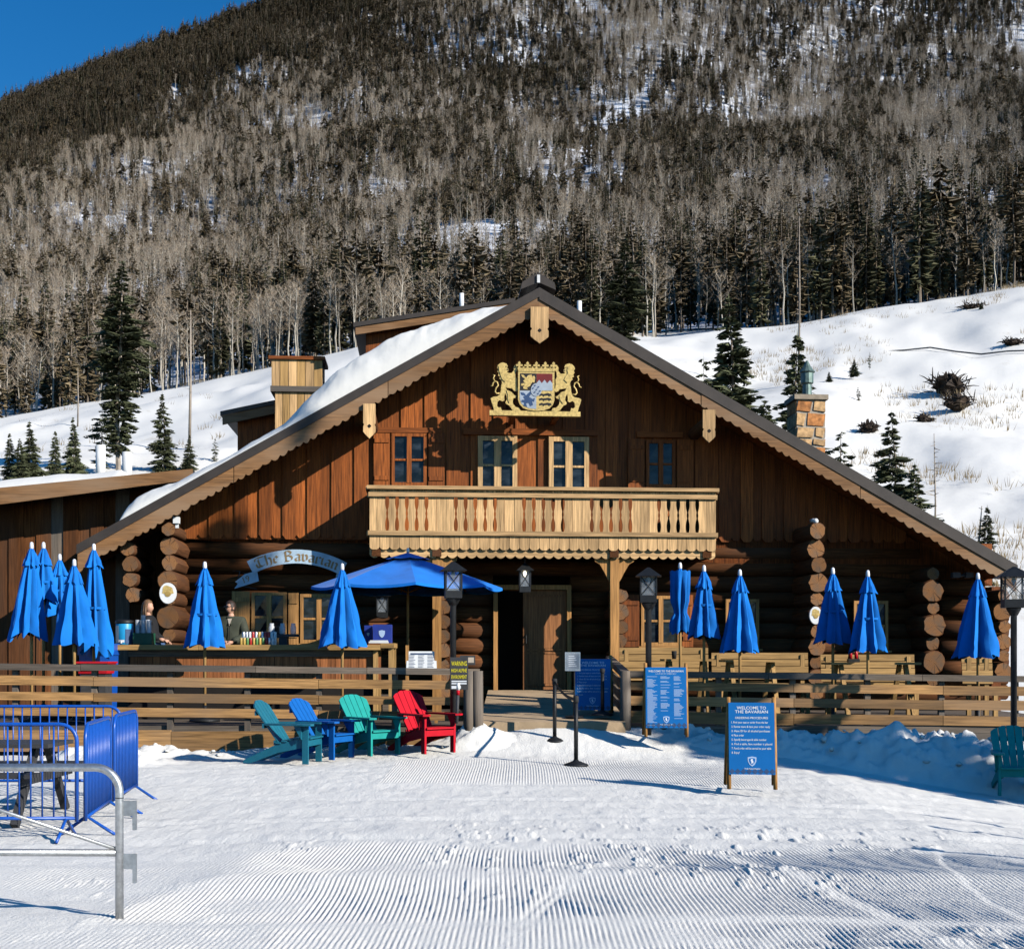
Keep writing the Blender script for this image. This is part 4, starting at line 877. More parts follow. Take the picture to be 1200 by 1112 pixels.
m = MB(); m.box(L(-70, 640, -.7)[0], ue, .61, 8, -.3, zl - .12); m.build('wing_core', 'dark_inside', wg)
for px_, ya, yb in ((118, 522, 575), (149, 530, 575)):
    u, z1 = L(px_, ya, -2); _, z0 = L(px_, yb, -2); m = MB(); m.tube([(u, 2, z0), (u, 2, z1)], .11, 12); m.build('vent_pipe', 'white_paint', wr, True)

# ------------------------------------------------------------------ decks, rails, ramp
def plank(name, x0, x1, ya, yb, Y, mat_, par, th=.045, sag=0.0):
    a = W(x0, ya, Y); b = W(x0, yb, Y); c = W(x1, ya + sag, Y); d_ = W(x1, yb + sag, Y); m = MB(); r = lambda: R.uniform(-.006, .006)
    A_ = [(a.x, Y, b.z + r()), (c.x, Y + r(), d_.z + r()), (c.x, Y + r(), c.z + r()), (a.x, Y, a.z + r())]; B_ = [(p[0], p[1] + th, p[2]) for p in A_]
    m.add(A_ + B_, [(0, 1, 2, 3), (7, 6, 5, 4), (0, 4, 5, 1), (1, 5, 6, 2), (2, 6, 7, 3), (3, 7, 4, 0)]); return m.build(name, mat_, par)
DY = 20.5; dl = thing('timber_deck', 'raised timber deck with plank railing left of the entrance', 'deck')
x0, x1 = W(-260, 0, DY).x, W(558, 0, DY).x
m = MB(); m.box(x0, x1, DY + .12, 26.9, .30, .47); m.build('deck_floor', 'greywood_x', dl)
post_px = [-76, 16, 109, 198, 289, 373, 462, 546]
yoff = lambda x: (x / 520.0) * 6.0
for x in post_px:
    a = W(x, 781 + yoff(x), DY); m = MB(); m.box(a.x - .045, a.x + .045, DY + .05, DY + .14, -.15, a.z - .04); m.build('post', 'greywood_z', dl)
for ya, yb, mt in ((791.5, 802, 'deckwood_x'), (810, 820, 'deckwood_x'), (828, 838, 'deckwood_x')):
    for i, (a, b) in enumerate(((-150, 109), (109.6, 373), (373.6, 560))):
        plank('rail', a, b, ya + yoff(a) + R.uniform(-.8, .8), yb + yoff(a) + R.uniform(-.8, .8), DY, mt, dl, .045, yoff(b) - yoff(a))
for a, b in ((-150, 95), (95.5, 300), (300.5, 430), (430.5, 562)):
    p0 = W(a, 777 + yoff(a), DY); p1 = W(b, 777 + yoff(b), DY); m = MB(); m.bar((p0.x, DY + .06, p0.z - .05), (p1.x, DY + .06, p1.z - .05 + R.uniform(-.01, .01)), .2, .1); m.build('handrail', 'greywood_x', dl)
for a, b in ((-150, 200), (200.6, 450), (450.6, 560)): plank('rim_board', a, b, 856 + yoff(a) * .3, 881 + yoff(a) * .3, DY - .05, 'deckwood_x', dl, .05)
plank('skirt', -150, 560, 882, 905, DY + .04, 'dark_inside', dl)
for dx, h in ((550, 50), (560, 46)):
    p = W(dx, 786, DY - .1); m = MB(); m.tube([(p.x, DY - .15, -.1), (p.x, DY - .15, p.z)], [.1, .085], 10); m.build('log_post', 'greywood_z', dl, True)
EY = 20.9; dr_ = thing('timber_deck', 'raised timber deck with plank railing right of the entrance', 'deck')
xa, xb = W(735, 0, EY).x, W(1330, 0, EY).x
m = MB(); m.box(xa, xb, EY + .12, 26.9, .30, .45); m.build('deck_floor', 'greywood_x', dr_)
yo2 = lambda x: (x - 740) / 460.0 * 6.0
for x in (757, 843, 930, 1018, 1105, 1192, 1278):
    a = W(x, 789 + yo2(x), EY); m = MB(); m.box(a.x - .045, a.x + .045, EY + .05, EY + .14, -.15, a.z - .03); m.build('post', 'greywood_z', dr_)
for ya, yb in ((798, 809), (815, 826), (834, 846)):
    for a, b in ((735, 930), (930.6, 1105), (1105.6, 1310)): plank('rail', a, b, ya + yo2(a) + R.uniform(-.8, .8), yb + yo2(a) + R.uniform(-.8, .8), EY, 'deckwood_x', dr_, .045, yo2(b) - yo2(a))
for a, b in ((733, 900), (900.5, 1080), (1080.5, 1310)):
    p0 = W(a, 786 + yo2(a), EY); p1 = W(b, 786 + yo2(b), EY); m = MB(); m.bar((p0.x, EY + .06, p0.z - .05), (p1.x, EY + .06, p1.z - .05), .2, .1); m.build('handrail', 'greywood_x', dr_)
plank('skirt', 735, 1310, 850, 880, EY + .03, 'greywood_x', dr_)
p0 = W(733, 786, EY); p1 = W(714, 772, 24.5)
m = MB(); m.bar((p0.x, EY + .06, p0.z - .05), (p1.x, 24.5, p1.z), .14, .1); m.build('handrail', 'greywood_y', dr_)
for k in range(3): m = MB(); m.bar((p0.x, EY + .1, p0.z - .28 - .2 * k), (p1.x, 24.5, p1.z - .25 - .2 * k), .04, .14); m.build('rail', 'greywood_y', dr_)
m = MB(); m.tube([(p0.x, EY, -.1), (p0.x, EY, p0.z)], [.1, .085], 10); m.build('log_post', 'greywood_z', dr_, True)
a, b = W(562, 846, 20.7), W(733, 846, 20.7); c, d_ = W(572, 808.5, 27.1), W(712, 808.5, 27.1)
m = MB(); m.add([a, b, d_, c, (a.x, a.y, -.3), (b.x, b.y, -.3), (d_.x, d_.y, -.3), (c.x, c.y, -.3)], [(0, 1, 2, 3), (4, 7, 6, 5), (0, 4, 5, 1), (1, 5, 6, 2), (2, 6, 7, 3), (3, 7, 4, 0)])
kind(m.build('entrance_ramp', 'concrete'))

# ------------------------------------------------------------------ emblem on the gable
ED = 1.12; ez = 1200 / 140.0; es = (YF - ED) / F
eu, ezb = L(560 + 583 / ez, 415 + 628 / ez, ED)
em = thing('coat_of_arms', 'gilded coat of arms with two lions holding a crowned shield on the gable', 'emblem', ORI + UX * eu - VX * ED + Vector((0, 0, ezb)), A)
def ep(p): return ((p[0] - 583) / ez * es, (628 - p[1]) / ez * es)
def eprism(name, poly, mt, y, th, par=em, flip=False):
    P = [ep((1166 - p[0], p[1]) if flip else p) for p in poly]; m = MB(); m.prism(P, (0, y, 0), (1, 0, 0), (0, 0, 1), (0, th, 0)); return m.build(name, mt, par)
LION = [(200,120),(225,100),(250,94),(285,105),(298,130),(290,145),(306,160),(304,180),(288,184),(300,197),(335,200),(360,170),(356,140),(366,122),(385,118),(408,135),(395,160),(378,185),(374,230),(388,260),(385,305),(390,340),(404,362),(385,384),(360,375),(345,355),(320,350),(275,345),(290,370),(330,385),(365,420),(388,430),(375,447),(355,452),(347,480),(352,510),(380,540),(415,545),(428,572),(380,577),(346,570),(310,522),(280,507),(274,490),(290,465),(285,430),(270,400),(262,440),(265,475),(245,484),(215,470),(195,490),(190,530),(205,546),(228,542),(238,577),(162,577),(152,540),(135,490),(126,455),(150,440),(190,435),(214,420),(228,380),(232,330),(240,300),(235,272),(213,255),(222,240),(200,225),(208,205),(194,185),(204,165),(190,148)]
for fl in (False, True):
    b = eprism('lion', LION, 'gold', -.05, .05, em, fl)
    fx = (lambda x: 1166 - x) if fl else (lambda x: x)
    t = MB(); t.tube([(*ep((fx(x), y))[:1], -.025, ep((fx(x), y))[1]) for x, y in ((216,402),(186,406),(170,386),(180,350),(202,322),(192,290),(168,280),(150,300),(146,325),(122,332))], [.02, .02, .018, .018, .018, .017, .016, .016, .018, .008], 6)
    t.tube([(*ep((fx(x), y))[:1], -.025, ep((fx(x), y))[1]) for x, y in ((166,282),(153,250),(166,222),(146,214))], [.016, .016, .018, .007], 6); t.build('tail', 'gold', b, True)
    MANE = [(205,130),(232,112),(262,128),(270,160),(262,196),(285,225),(300,260),(270,290),(240,262),(225,220),(212,180)]
    eprism('mane', MANE, 'gold', -.066, .015, b, fl); eprism('thigh', [(285,372),(325,392),(350,425),(338,470),(312,500),(300,470),(300,420)], 'gold', -.064, .013, b, fl)
    eprism('eye', [(276,130),(286,130),(286,139),(276,139)], 'heraldic_black', -.055, .004, b, fl); eprism('mouth', [(288,158),(306,163),(300,172),(286,168)], 'heraldic_black', -.054, .003, b, fl)
pl = eprism('plinth', [(115,575),(1030,580),(1030,628),(115,625)], 'gold', -.07, .12)
SH = [(400,182),(766,182),(766,470),(750,515),(715,552),(660,572),(583,580),(506,572),(451,552),(416,515),(400,470)]
sh = eprism('shield', SH, 'gold', -.09, .06)
eprism('field', [(420,205),(583,205),(583,375),(420,375)], 'heraldic_black', -.094, .004, sh); eprism('field', [(586,205),(746,205),(746,300),(586,300)], 'heraldic_red', -.094, .004, sh)
eprism('field', [(586,375),(586,300),(612,268),(638,302),(666,266),(692,302),(720,270),(746,302),(746,375)], 'heraldic_silver', -.0955, .0055, sh)
eprism('field', [(416,378),(583,378),(583,560),(510,553),(465,535),(432,505),(418,465)], 'heraldic_silver', -.094, .004, sh)
eprism('charge', [(430,215),(460,225),(480,250),(500,225),(535,215),(545,240),(560,225),(572,250),(562,300),(545,290),(530,310),(520,330),(490,345),(495,365),(455,360),(450,340),(470,325),(430,330),(432,308),(470,300),(450,280),(470,262),(440,240)], 'gold', -.098, .004, sh)
eprism('charge', [(425,395),(460,400),(480,425),(520,385),(540,400),(510,440),(545,460),(570,450),(560,490),(540,480),(550,520),(520,535),(505,500),(480,505),(490,540),(455,530),(462,500),(430,490),(440,470),(470,470),(450,440),(470,430),(432,420)], 'heraldic_blue', -.098, .004, sh)
for y in (400, 445, 495): eprism('charge', [(612,y+12),(640,y+2),(650,y+10),(700,y),(730,y+8),(738,y+28),(722,y+22),(715,y+36),(700,y+22),(665,y+26),(655,y+38),(645,y+22),(615,y+30)], 'heraldic_black', -.096, .006, sh)
oval = [(583 + 62 * cos(a) * .9 - 22 * sin(a) * .2, 368 + 66 * sin(a)) for a in [i * pi / 10 for i in range(20)]]
ov = eprism('inner_shield', oval, 'heraldic_silver', -.103, .012, sh)
for i in range(-3, 4):
    for j in range(-3, 4):
        cx_, cy_ = 583 + i * 26 + j * 8, 368 + j * 20 - i * 6
        if (i + j) % 2 == 0 and ((cx_ - 583) / 44)**2 + ((cy_ - 368) / 50)**2 < 1: eprism('lozenge', [(cx_ - 14, cy_ + 4), (cx_ + 2, cy_ - 10), (cx_ + 14, cy_ - 4), (cx_ - 2, cy_ + 10)], 'heraldic_blue', -.1065, .0032, ov)
cr = eprism('crown', [(395,150),(772,150),(766,186),(400,186)], 'gold', -.1, .06)
for i, cx_ in enumerate((412, 496, 585, 674, 758)):
    eprism('fleuron', [(cx_-12,150),(cx_-8,132),(cx_-30,138),(cx_-36,120),(cx_-20,112),(cx_-10,120),(cx_-14,98),(cx_,84),(cx_+14,98),(cx_+10,120),(cx_+20,112),(cx_+36,120),(cx_+30,138),(cx_+8,132),(cx_+12,150)], 'gold', -.095, .05, cr)
for i in range(4): m = MB(); x, z = ep((454 + 89 * i, 142)); m.ball((x, -.07, z), .022, 8, 6); m.build('pearl', 'gold', cr, True)
for x in (-.45, .45): m = MB(); m.box(x - .05, x + .05, .0, ED - .06, .02, .1); m.build('support_arm', 'stain_y', em)

# ------------------------------------------------------------------ arched name board
SD = .5; su, szm = L(347, 652, SD); ss_ = (YF - SD) / F
sg = thing('name_board', 'arched blue wooden name board with gold blackletter writing on the log wall', 'sign', ORI + UX * su - VX * SD + Vector((0, 0, szm)), A)
RA = 112 * ss_; hw = 56 * ss_
def bendf(x, y): a = (x - 1 * ss_) / RA + .02; r = RA + y; return (r * sin(a), r * cos(a) - RA)
def strip(x0, x1, y0, y1, n=20): return [bendf(x0 + (x1 - x0) * i / n, y1) for i in range(n + 1)] + [bendf(x1 + (x0 - x1) * i / n, y0) for i in range(n + 1)]
m = MB(); m.prism(strip(-hw, hw, -8 * ss_, 8 * ss_), (0, -.02, 0), (1, 0, 0), (0, 0, 1), (0, .04, 0)); m.build('board', 'sign_pale_blue', sg)
NIB = (.075, .06)
GLY = {'T': (.8, [[(.05, .95), (.3, 1.02), (.75, .95)], [(.1, .95), (.05, .75)], [(.45, .97), (.3, .8), (.3, .2), (.45, .05), (.7, .15)], [(.05, .45), (.1, .15), (.3, .02)]]),
       'h': (.58, [[(.1, 1.05), (.1, .0)], [(.1, .55), (.3, .68), (.45, .55), (.45, .1), (.35, -.12)]]), 'e': (.52, [[(.1, .5), (.1, .12), (.25, .02), (.42, .14)], [(.1, .52), (.28, .68), (.42, .5), (.14, .34)]]),
       'B': (.85, [[(.2, 1.0), (.22, .0)], [(.05, .85), (.2, 1.0), (.45, 1.02), (.62, .85), (.55, .66), (.25, .55)], [(.25, .55), (.55, .52), (.7, .35), (.66, .12), (.45, .0), (.1, .02)]]),
       'a': (.55, [[(.08, .58), (.25, .68), (.42, .58), (.42, .08), (.5, .02)], [(.42, .38), (.12, .28), (.12, .08), (.25, .0), (.42, .12)]]), 'v': (.55, [[(.08, .72), (.14, .55), (.14, .12), (.28, .0)], [(.2, .6), (.36, .68), (.46, .5), (.46, .15), (.28, .0)]]),
       'r': (.46, [[(.12, .66), (.12, .06), (.2, .0)], [(.12, .52), (.3, .68), (.42, .56)]]), 'i': (.3, [[(.1, .66), (.12, .08), (.22, .0)], [(.12, .86), (.16, .9)]]), 'n': (.58, [[(.1, .66), (.12, .06), (.2, .0)], [(.12, .54), (.32, .68), (.44, .54), (.44, .08), (.52, .0)]]), ' ': (.32, [])}
tot = sum(GLY[c][0] for c in 'The Bavarian'); kx = 98 * ss_ / tot; ky = 11.5 * ss_; x = -49 * ss_
for c_ in 'The Bavarian':
    m = MB(); wd, strokes = GLY[c_]
    for st_ in strokes:
        for (xa_, ya_), (xb_, yb_) in zip(st_[:-1], st_[1:]):
            qd = [(xa_ - NIB[0], ya_ - NIB[1]), (xa_ + NIB[0], ya_ + NIB[1]), (xb_ + NIB[0], yb_ + NIB[1]), (xb_ - NIB[0], yb_ - NIB[1])]
            P = [bendf(x + p[0] * kx, p[1] * ky - 5.2 * ss_) for p in qd]; m.add([(p[0], -.024, p[1]) for p in P], [(0, 1, 2, 3)])
    if strokes: m.build('letter', 'letter_bronze', sg)
    x += wd * kx
for s in (-1, 1):
    t = MB(); q_ = [(-2, -6), (4, 9), (-20, -1), (-17, -8), (-24, -18), (-4, -13)]; bx, by = bendf(s * hw, -4 * ss_)
    t.prism([(bx + s * -p[0] * ss_ * (1 if s < 0 else 1) if s > 0 else bx + p[0] * ss_, by + p[1] * ss_) for p in ((8, -12), (6, 0), (-8, -4), (-19, -13), (-16, -15), (-20, -21))], (0, .0, 0), (1, 0, 0), (0, 0, 1), (0, .025, 0)); t.build('ribbon_end', 'sign_pale_blue', sg)
m = MB(); bx, by = bendf(-hw, -4 * ss_); text(m, '19', (bx - 5 * ss_, -.004, by - 13 * ss_), (.93, 0, .36), (-.36, 0, .93), 10 * ss_); m.build('lettering', 'letter_bronze', sg)
m = MB(); m.tube([(bx - .4, .1, by + .0), (bx - .25, .05, by - .02), (bx - .3, .06, by - .2), (bx - .15, .05, by - .33), (bx + .1, .1, by - .38)], .018, 6); m.tube([(bx, .02, by - .1), (bx - .3, .3, by)], .015, 6); m.tube([(-bx - .3, .02, by + .1), (-bx - .3, .36, by + .1)], .015, 6); m.build('iron_bracket', 'black_metal', sg, True)

# oval plaques on the log crossings
for px_, py_, w, h, lab in ((197, 695, 19, 24, 'oval white plaque with a gold picture on the left log crossing'), (955.5, 721, 15, 21, 'oval white plaque with a gold picture on the right log crossing')):
    u, z = L(px_, py_, 1.36); s = (YF - 1.36) / F; t = thing('oval_plaque', lab, 'sign', ORI + UX * u - VX * 1.36 + Vector((0, 0, z)), A)
    el = lambda a, b: [(a * cos(i * pi / 12) * s / 2, b * sin(i * pi / 12) * s / 2) for i in range(24)]
    m = MB(); m.prism(el(w, h), (0, -.03, 0), (1, 0, 0), (0, 0, 1), (0, .06, 0)); m.build('plate', 'white_paint', t)
    m = MB(); P = el(w * .72, h * .74); m.prism([(x * (1 + .12 * math.sin(i * 5)), z_ * (1 + .1 * cos(i * 7))) for i, (x, z_) in enumerate(P)][:13] + [(-w * s * .2, -.02), (0, -h * s * .12), (w * s * .2, -.02)], (0, -.034, 0), (1, 0, 0), (0, 0, 1), (0, .004, 0)); m.build('picture', 'gold', t)
    m = MB(); m.prism([(x * .5, z_ * .35 - .02) for x, z_ in P], (0, -.038, 0), (1, 0, 0), (0, 0, 1), (0, .004, 0)); m.build('picture', 'gold_dark', t)

# ------------------------------------------------------------------ parasols
def fabric(h, r0, r1, seed, n=56, rows=16, tied=False, hem=.05, pleat=.3, tilt=0):
    q = random.Random(seed); ph = q.uniform(0, 6); vs = []; amp = [q.uniform(.75, 1.3) for _ in range(8)]; off = [q.uniform(-.18, .18) for _ in range(8)]; dz = [q.uniform(-1, 1) for _ in range(8)]
    for i in range(rows + 1):
        t = i / rows
        for j in range(n):
            a = 2*pi*j/n; k = (a / (2*pi) * 8 + ph) % 8; i0 = int(k) % 8; f = k - int(k); w = abs(f - .5) * 2          # w=1 at a rib, 0 in the fold
            pa = amp[i0] * (1 - w) + amp[(i0 + 1) % 8] * w * .5 + amp[i0] * w * .5
            r = r0 + (r1 - r0) * t**.85
            if tied: r = r0 + (r1 - r0) * (1.0 - .55 * math.exp(-((t - .66) / .09)**2) - .25 * (t < .6) * t)
            pl = pleat * min(1, t * 2.2 + .15); r *= (1 - pl * 1.35 * (1 - w**.8) * pa + pl * .3 * w)
            aa = a + off[i0] * t * (1 - abs(2*f - 1)) * 1.2 + .12 * t * q.uniform(-.15, .15)
            r *= 1 + .05 * math.sin(5*a + 11*t + ph) * t + .035 * math.sin(13*a - 17*t + 2*ph) * t + q.uniform(-.02, .02) * t
            z = -h * t - (hem * (math.cos(2*pi*f) * .5 + dz[i0] * .55) * t**4) + .01 * math.sin(9*a + 7*t)
            vs.append((r * cos(aa) + tilt * t, r * sin(aa), z))
    return vs, [(i*n+j, (i+1)*n+j, (i+1)*n+(j+1) % n, i*n+(j+1) % n) for i in range(rows) for j in range(n)]
def closed_parasol(px_, ytop, yhem, w, Y, label, seed, zf=.47, tied=False, hem=.05, lean=0.0, pole='bench_z', tilt=0.0):
    q = random.Random(seed); p = W(px_, ytop, Y); z1 = p.z; zh = W(px_, yhem, Y).z; s = Y / F
    t = thing('closed_parasol', label, 'parasol', (p.x, Y, zf), q.uniform(0, 6.28) * 0, 'folded blue parasols on the decks'); t.rotation_euler = (0, lean, 0); H = z1 - zf; hh_ = z1 - zh
    m = MB(); m.tube([(0, 0, .05), (0, 0, H - .1)], .026, 10); m.build('pole', pole, t, True)
    m = MB(); m.lathe([(.02, 0), (.035, .03), (.035, .07), (.028, .12), (.01, .135)], (0, 0, H - .135), 10); m.build('finial', 'white_plastic', t, True)
    m = MB(); m.lathe([(.26, 0), (.26, .04), (.06, .06), (.035, .1), (.035, .28)], (0, 0, 0), 16); m.build('base', 'black_metal', t, True)
    m = MB(); v, f = fabric(hh_ - .16, .05, w * s / 2, seed, tied=tied, hem=hem, tilt=tilt); m.add([(a, b, c + H - .16) for a, b, c in v], f); c_ = m.build('canopy', 'canopy_blue', t); sharpish(c_, 35)
    m = MB(); v, f = fabric(.30, .025, (.15 if not tied else .12), seed + 50, rows=6, hem=.03, pleat=.25); m.add([(a, b, c + H - .105) for a, b, c in v], f); sharpish(m.build('vent_flap', 'canopy_blue', t), 35)
    if not tied and seed % 3 != 1: m = MB(); f_ = .42 + .2 * q.random(); rr_ = .05 + (w * s / 2 - .05) * f_**.85; m.lathe([(rr_ * .93, -.02), (rr_ * .95, .02)], (tilt * f_, 0, H - .16 - (hh_ - .16) * f_), 18, False); m.build('tie_strap', 'canopy_blue', t, True)
    return t
closed_parasol(37, 635, 746, 44, 21.5, 'folded blue parasol at the far left of the left deck', 1, hem=.1, tilt=-.06)
closed_parasol(51, 635, 706, 34, 22.6, 'folded blue parasol behind the far left one, only its top lit', 2, hem=.08)
closed_parasol(70, 649, 722, 40, 23.2, 'shaded folded blue parasol, third from the left edge', 3)
closed_parasol(87, 655, 754, 49, 21.2, 'wide sunlit folded blue parasol in front of the left cluster', 4, hem=.05, tilt=.02)
closed_parasol(110, 637, 762, 36, 21.9, 'tall folded blue parasol with a ragged hem beside the drink cooler', 5, hem=.16, tilt=.06)
closed_parasol(240, 658, 757, 46, 21.9, 'folded blue parasol in front of the bar beside the man', 6)
closed_parasol(401, 660, 757, 54, 21.9, 'folded blue parasol overlapping the open parasol at the bar', 7)
closed_parasol(797, 659, 741, 24, 23.5, 'slim folded blue parasol tied near its hem, right of the lamp post', 8, tied=True)
closed_parasol(825, 662, 747, 39, 22.6, 'folded blue parasol right of the slim tied one', 9)
closed_parasol(867, 667, 763, 43, 22.4, 'shaded folded blue parasol over the dark picnic table', 10)
closed_parasol(976, 665, 753, 43, 22.6, 'folded blue parasol next to the right oval plaque', 11)
closed_parasol(1017, 668, 763, 43, 22.1, 'folded blue parasol above the long right bench', 12)
closed_parasol(1146, 671, 769, 50, 22.0, 'rightmost folded blue parasol near the roof eave', 13, tilt=-.03)
# the open one
PY = 24.0; p = W(478, 647, PY); t = thing('open_parasol', 'large open blue parasol over the right end of the bar', 'parasol', (p.x, PY, .47)); za = p.z - .47; zrim = W(478, 688, PY).z - .47; RR = 1.79
m = MB(); m.tube([(0, 0, .05), (0, 0, za)], .024, 10); m.build('pole', 'honey_z', t, True)
m = MB(); m.lathe([(.26, 0), (.26, .04), (.06, .06), (.035, .1), (.035, .28)], (0, 0, 0), 16); m.build('base', 'black_metal', t, True)
m = MB(); m.lathe([(.02, 0), (.03, .03), (.025, .09), (.01, .1)], (0, 0, za - .02), 10); m.build('finial', 'white_plastic', t, True)
rot0 = rad(9)
def oct_(r, z, k, sag=.0):
    out = []
    for j in range(8):
        a0, a1 = rot0 + j * pi / 4, rot0 + (j + 1) * pi / 4
        for i in range(k):
            f = i / k; x = r * (cos(a0) * (1-f) + cos(a1) * f); y = r * (sin(a0) * (1-f) + sin(a1) * f); out.append((x, y, z - sag * 4 * f * (1 - f)))
    return out
m = MB(); rows = 8; n = 48; vs_ = []
for i in range(rows + 1): f = .08 + .92 * i / rows; vs_ += oct_(RR * f, za - .06 - (za - .06 - zrim) * f**1.06, 6, .05 * f)
m.add(vs_, [(i*n+j, (i+1)*n+j, (i+1)*n+(j+1) % n, i*n+(j+1) % n) for i in range(rows) for j in range(n)]); cn = m.build('canopy', 'canopy_blue', t); sharpish(cn, 12)
m = MB(); a_, b_ = oct_(RR, zrim, 6, .05), oct_(RR * 1.003, zrim - .05, 6, .05); m.add(a_ + b_, [(j, n + j, n + (j+1) % n, (j+1) % n) for j in range(n)]); m.build('hem', 'canopy_blue', cn)
m = MB(); a_, b_ = oct_(.03, za - .015, 6), oct_(.42, za - .13, 6, .015); m.add(a_ + b_, [(j, n + j, n + (j+1) % n, (j+1) % n) for j in range(n)]); m.build('vent_flap', 'canopy_blue', t)
for j in range(8):
    a0 = rot0 + j * pi / 4; m = MB(); m.tube([(.05*cos(a0), .05*sin(a0), za - .1), (RR*.99*cos(a0), RR*.99*sin(a0), zrim - .005)], .011, 5); rb = m.build('rib', 'honey_x', t)
    m = MB(); m.tube([(.04*cos(a0), .04*sin(a0), za - .75), (RR*.5*cos(a0), RR*.5*sin(a0), za - .08 - (za - zrim) * .5)], .009, 5); m.build('strut', 'honey_x', rb)

# ------------------------------------------------------------------ lanterns
def lantern(t, w, h, z, lit=False, hang=False):
    m = MB(); a = w / 2; m.lathe([(a * .5, 0), (a * 1.1, h * .1), (a * 1.15, h * .14)], (0, 0, z), 4, True)
    def sq(m, r, z0, z1): m.box(-r, r, -r, r, z0, z1)
    m = MB(); sq(m, a * .95, z, z + h * .2); base = m.build('lantern_base', 'black_metal', t)
    for sx in (-1, 1):
        for sy in (-1, 1): m = MB(); x, y = sx * a * .9, sy * a * .9; m.box(x - .012, x + .012, y - .012, y + .012, z + h * .2, z + h * .74); m.build('corner_bar', 'black_metal', t)
    for k in range(4):
        c, s = cos(k * pi / 2), sin(k * pi / 2); P = lambda u, y, zz_: (u * c - y * s, u * s + y * c, zz_)
        m = MB(); r = a * .86; m.add([P(-r, -r, z + h*.2), P(r, -r, z + h*.2), P(r, -r, z + h*.74), P(-r, -r, z + h*.74)], [(0, 1, 2, 3)]); gp = m.build('pane', 'lantern_glass', t)
        m = MB(); m.tube([P(-r, -r-.008, z + h*.2), P(r, -r-.008, z + h*.72)], .006, 4); m.tube([P(r, -r-.008, z + h*.2), P(-r, -r-.008, z + h*.72)], .006, 4); m.build('cross_bars', 'black_metal', gp)
    m = MB(); R2 = a * 1.5; m.add([(-R2, -R2, z+h*.74), (R2, -R2, z+h*.74), (R2, R2, z+h*.74), (-R2, R2, z+h*.74), (-.02, -.02, z+h), (.02, -.02, z+h), (.02, .02, z+h), (-.02, .02, z+h)], [(3, 2, 1, 0), (4, 5, 6, 7), (0, 1, 5, 4), (1, 2, 6, 5), (2, 3, 7, 6), (3, 0, 4, 7)]); m.build('lantern_roof', 'black_metal', t)
    m = MB(); m.lathe([(.012, -.11), (.016, -.09), (.035, -.05), (.028, -.015), (.01, 0)], (0, 0, z + h * .73), 8); m.build('light_bulb', 'bulb' if lit else 'white_plastic', t, True)
def lamp_post(px_, ytop, ybody, Y, w, label, zg=None, rz=0.0):
    p = W(px_, ytop, Y); z0 = zg if zg is not None else gz(p.x, Y); t = thing('lamp_post', label, 'lamp post', (p.x, Y, z0 - .1), rz, 'lantern posts'); zb_ = W(px_, ybody, Y).z - z0 + .1; H = p.z - z0 + .1
    m = MB(); m.tube([(0, 0, 0), (0, 0, zb_ - .06), (0, 0, zb_)], [.047, .047, .07], 12); m.lathe([(.055, zb_ - .12), (.11, zb_ - .02), (.11, zb_)], (0, 0, 0), 4); m.build('post', 'black_metal', t, True)
    lantern(t, w, H - zb_, zb_); return t
lamp_post(531, 658, 701, 19.9, .27, 'black lantern post with a warning board in front of the open parasol', .35, rad(8))
lamp_post(760, 665, 706, 20.1, .27, 'black lantern post behind the three column menu board', .45, rad(-6))
lamp_post(1188, 664, 712, 19.4, .34, 'black lantern post at the right edge of the photo', .2, rad(-10))
for px_, ya, yb, d, lit, lab in ((615, 660, 694, 1.15, True, 'lit hanging lantern above the entrance'), (448, 690, 724, .8, False, 'unlit hanging lantern beneath the open parasol rim')):
    u, z1 = L(px_, ya, d); _, z0 = L(px_, yb, d); t = thing('hanging_lantern', lab, 'lantern', ORI + UX * u - VX * d + Vector((0, 0, z0)), A); lantern(t, .24, z1 - z0, 0, lit)
    m = MB(); m.tube([(0, 0, z1 - z0), (0, 0, z1 - z0 + .16)], .01, 6); m.tube([(0, 0, z1 - z0 + .16), (0, d - .1, z1 - z0 + .16)], .012, 6); m.build('hanger', 'black_metal', t)
# warning board tied to the lamp post, snow stake, small notice
p = W(538, 770, 19.78); q0 = W(538, 808, 19.78); s = 19.78 / F; t = thing('warning_board', 'small dark warning board with yellow writing on the lamp post', 'sign', (p.x, 19.78, q0.z)); h = p.z - q0.z; w = 21 * s
m = MB(); m.box(-w/2, w/2, 0, .02, 0, h); m.build('panel', 'picnic_grey', t)
m = MB()
for i, tx in enumerate(('WARNING', 'HIGH ALPINE', 'ENVIRONMENT')): text(m, tx, (0, -.004, h * (.74 - .2 * i)), (1, 0, 0), (0, 0, 1), h * (.2 if i == 0 else .16), w * .86)
m.build('lettering', 'warn_yellow', t)
m = MB(); m.box(-w*.42, w*.42, -.003, -.001, h*.24, h*.28); m.box(-w*.42, w*.42, -.003, -.001, h*.17, h*.21); m.box(-w*.42, w*.1, -.003, -.001, h*.03, h*.12); m.build('small_print', 'print_white', t)
p = W(548, 768, 20.35); t = thing('notice_box', 'small pale yellow notice on top of the left deck rail end', 'sign', (p.x, 20.35, W(548, 779, 20.35).z)); m = MB(); m.box(-.12, .12, 0, .03, 0, .15); m.build('panel', 'picnic_grey', t); m = MB(); m.box(-.10, .10, -.004, -.001, .035, .12); m.build('print', 'shirt_cream', t)
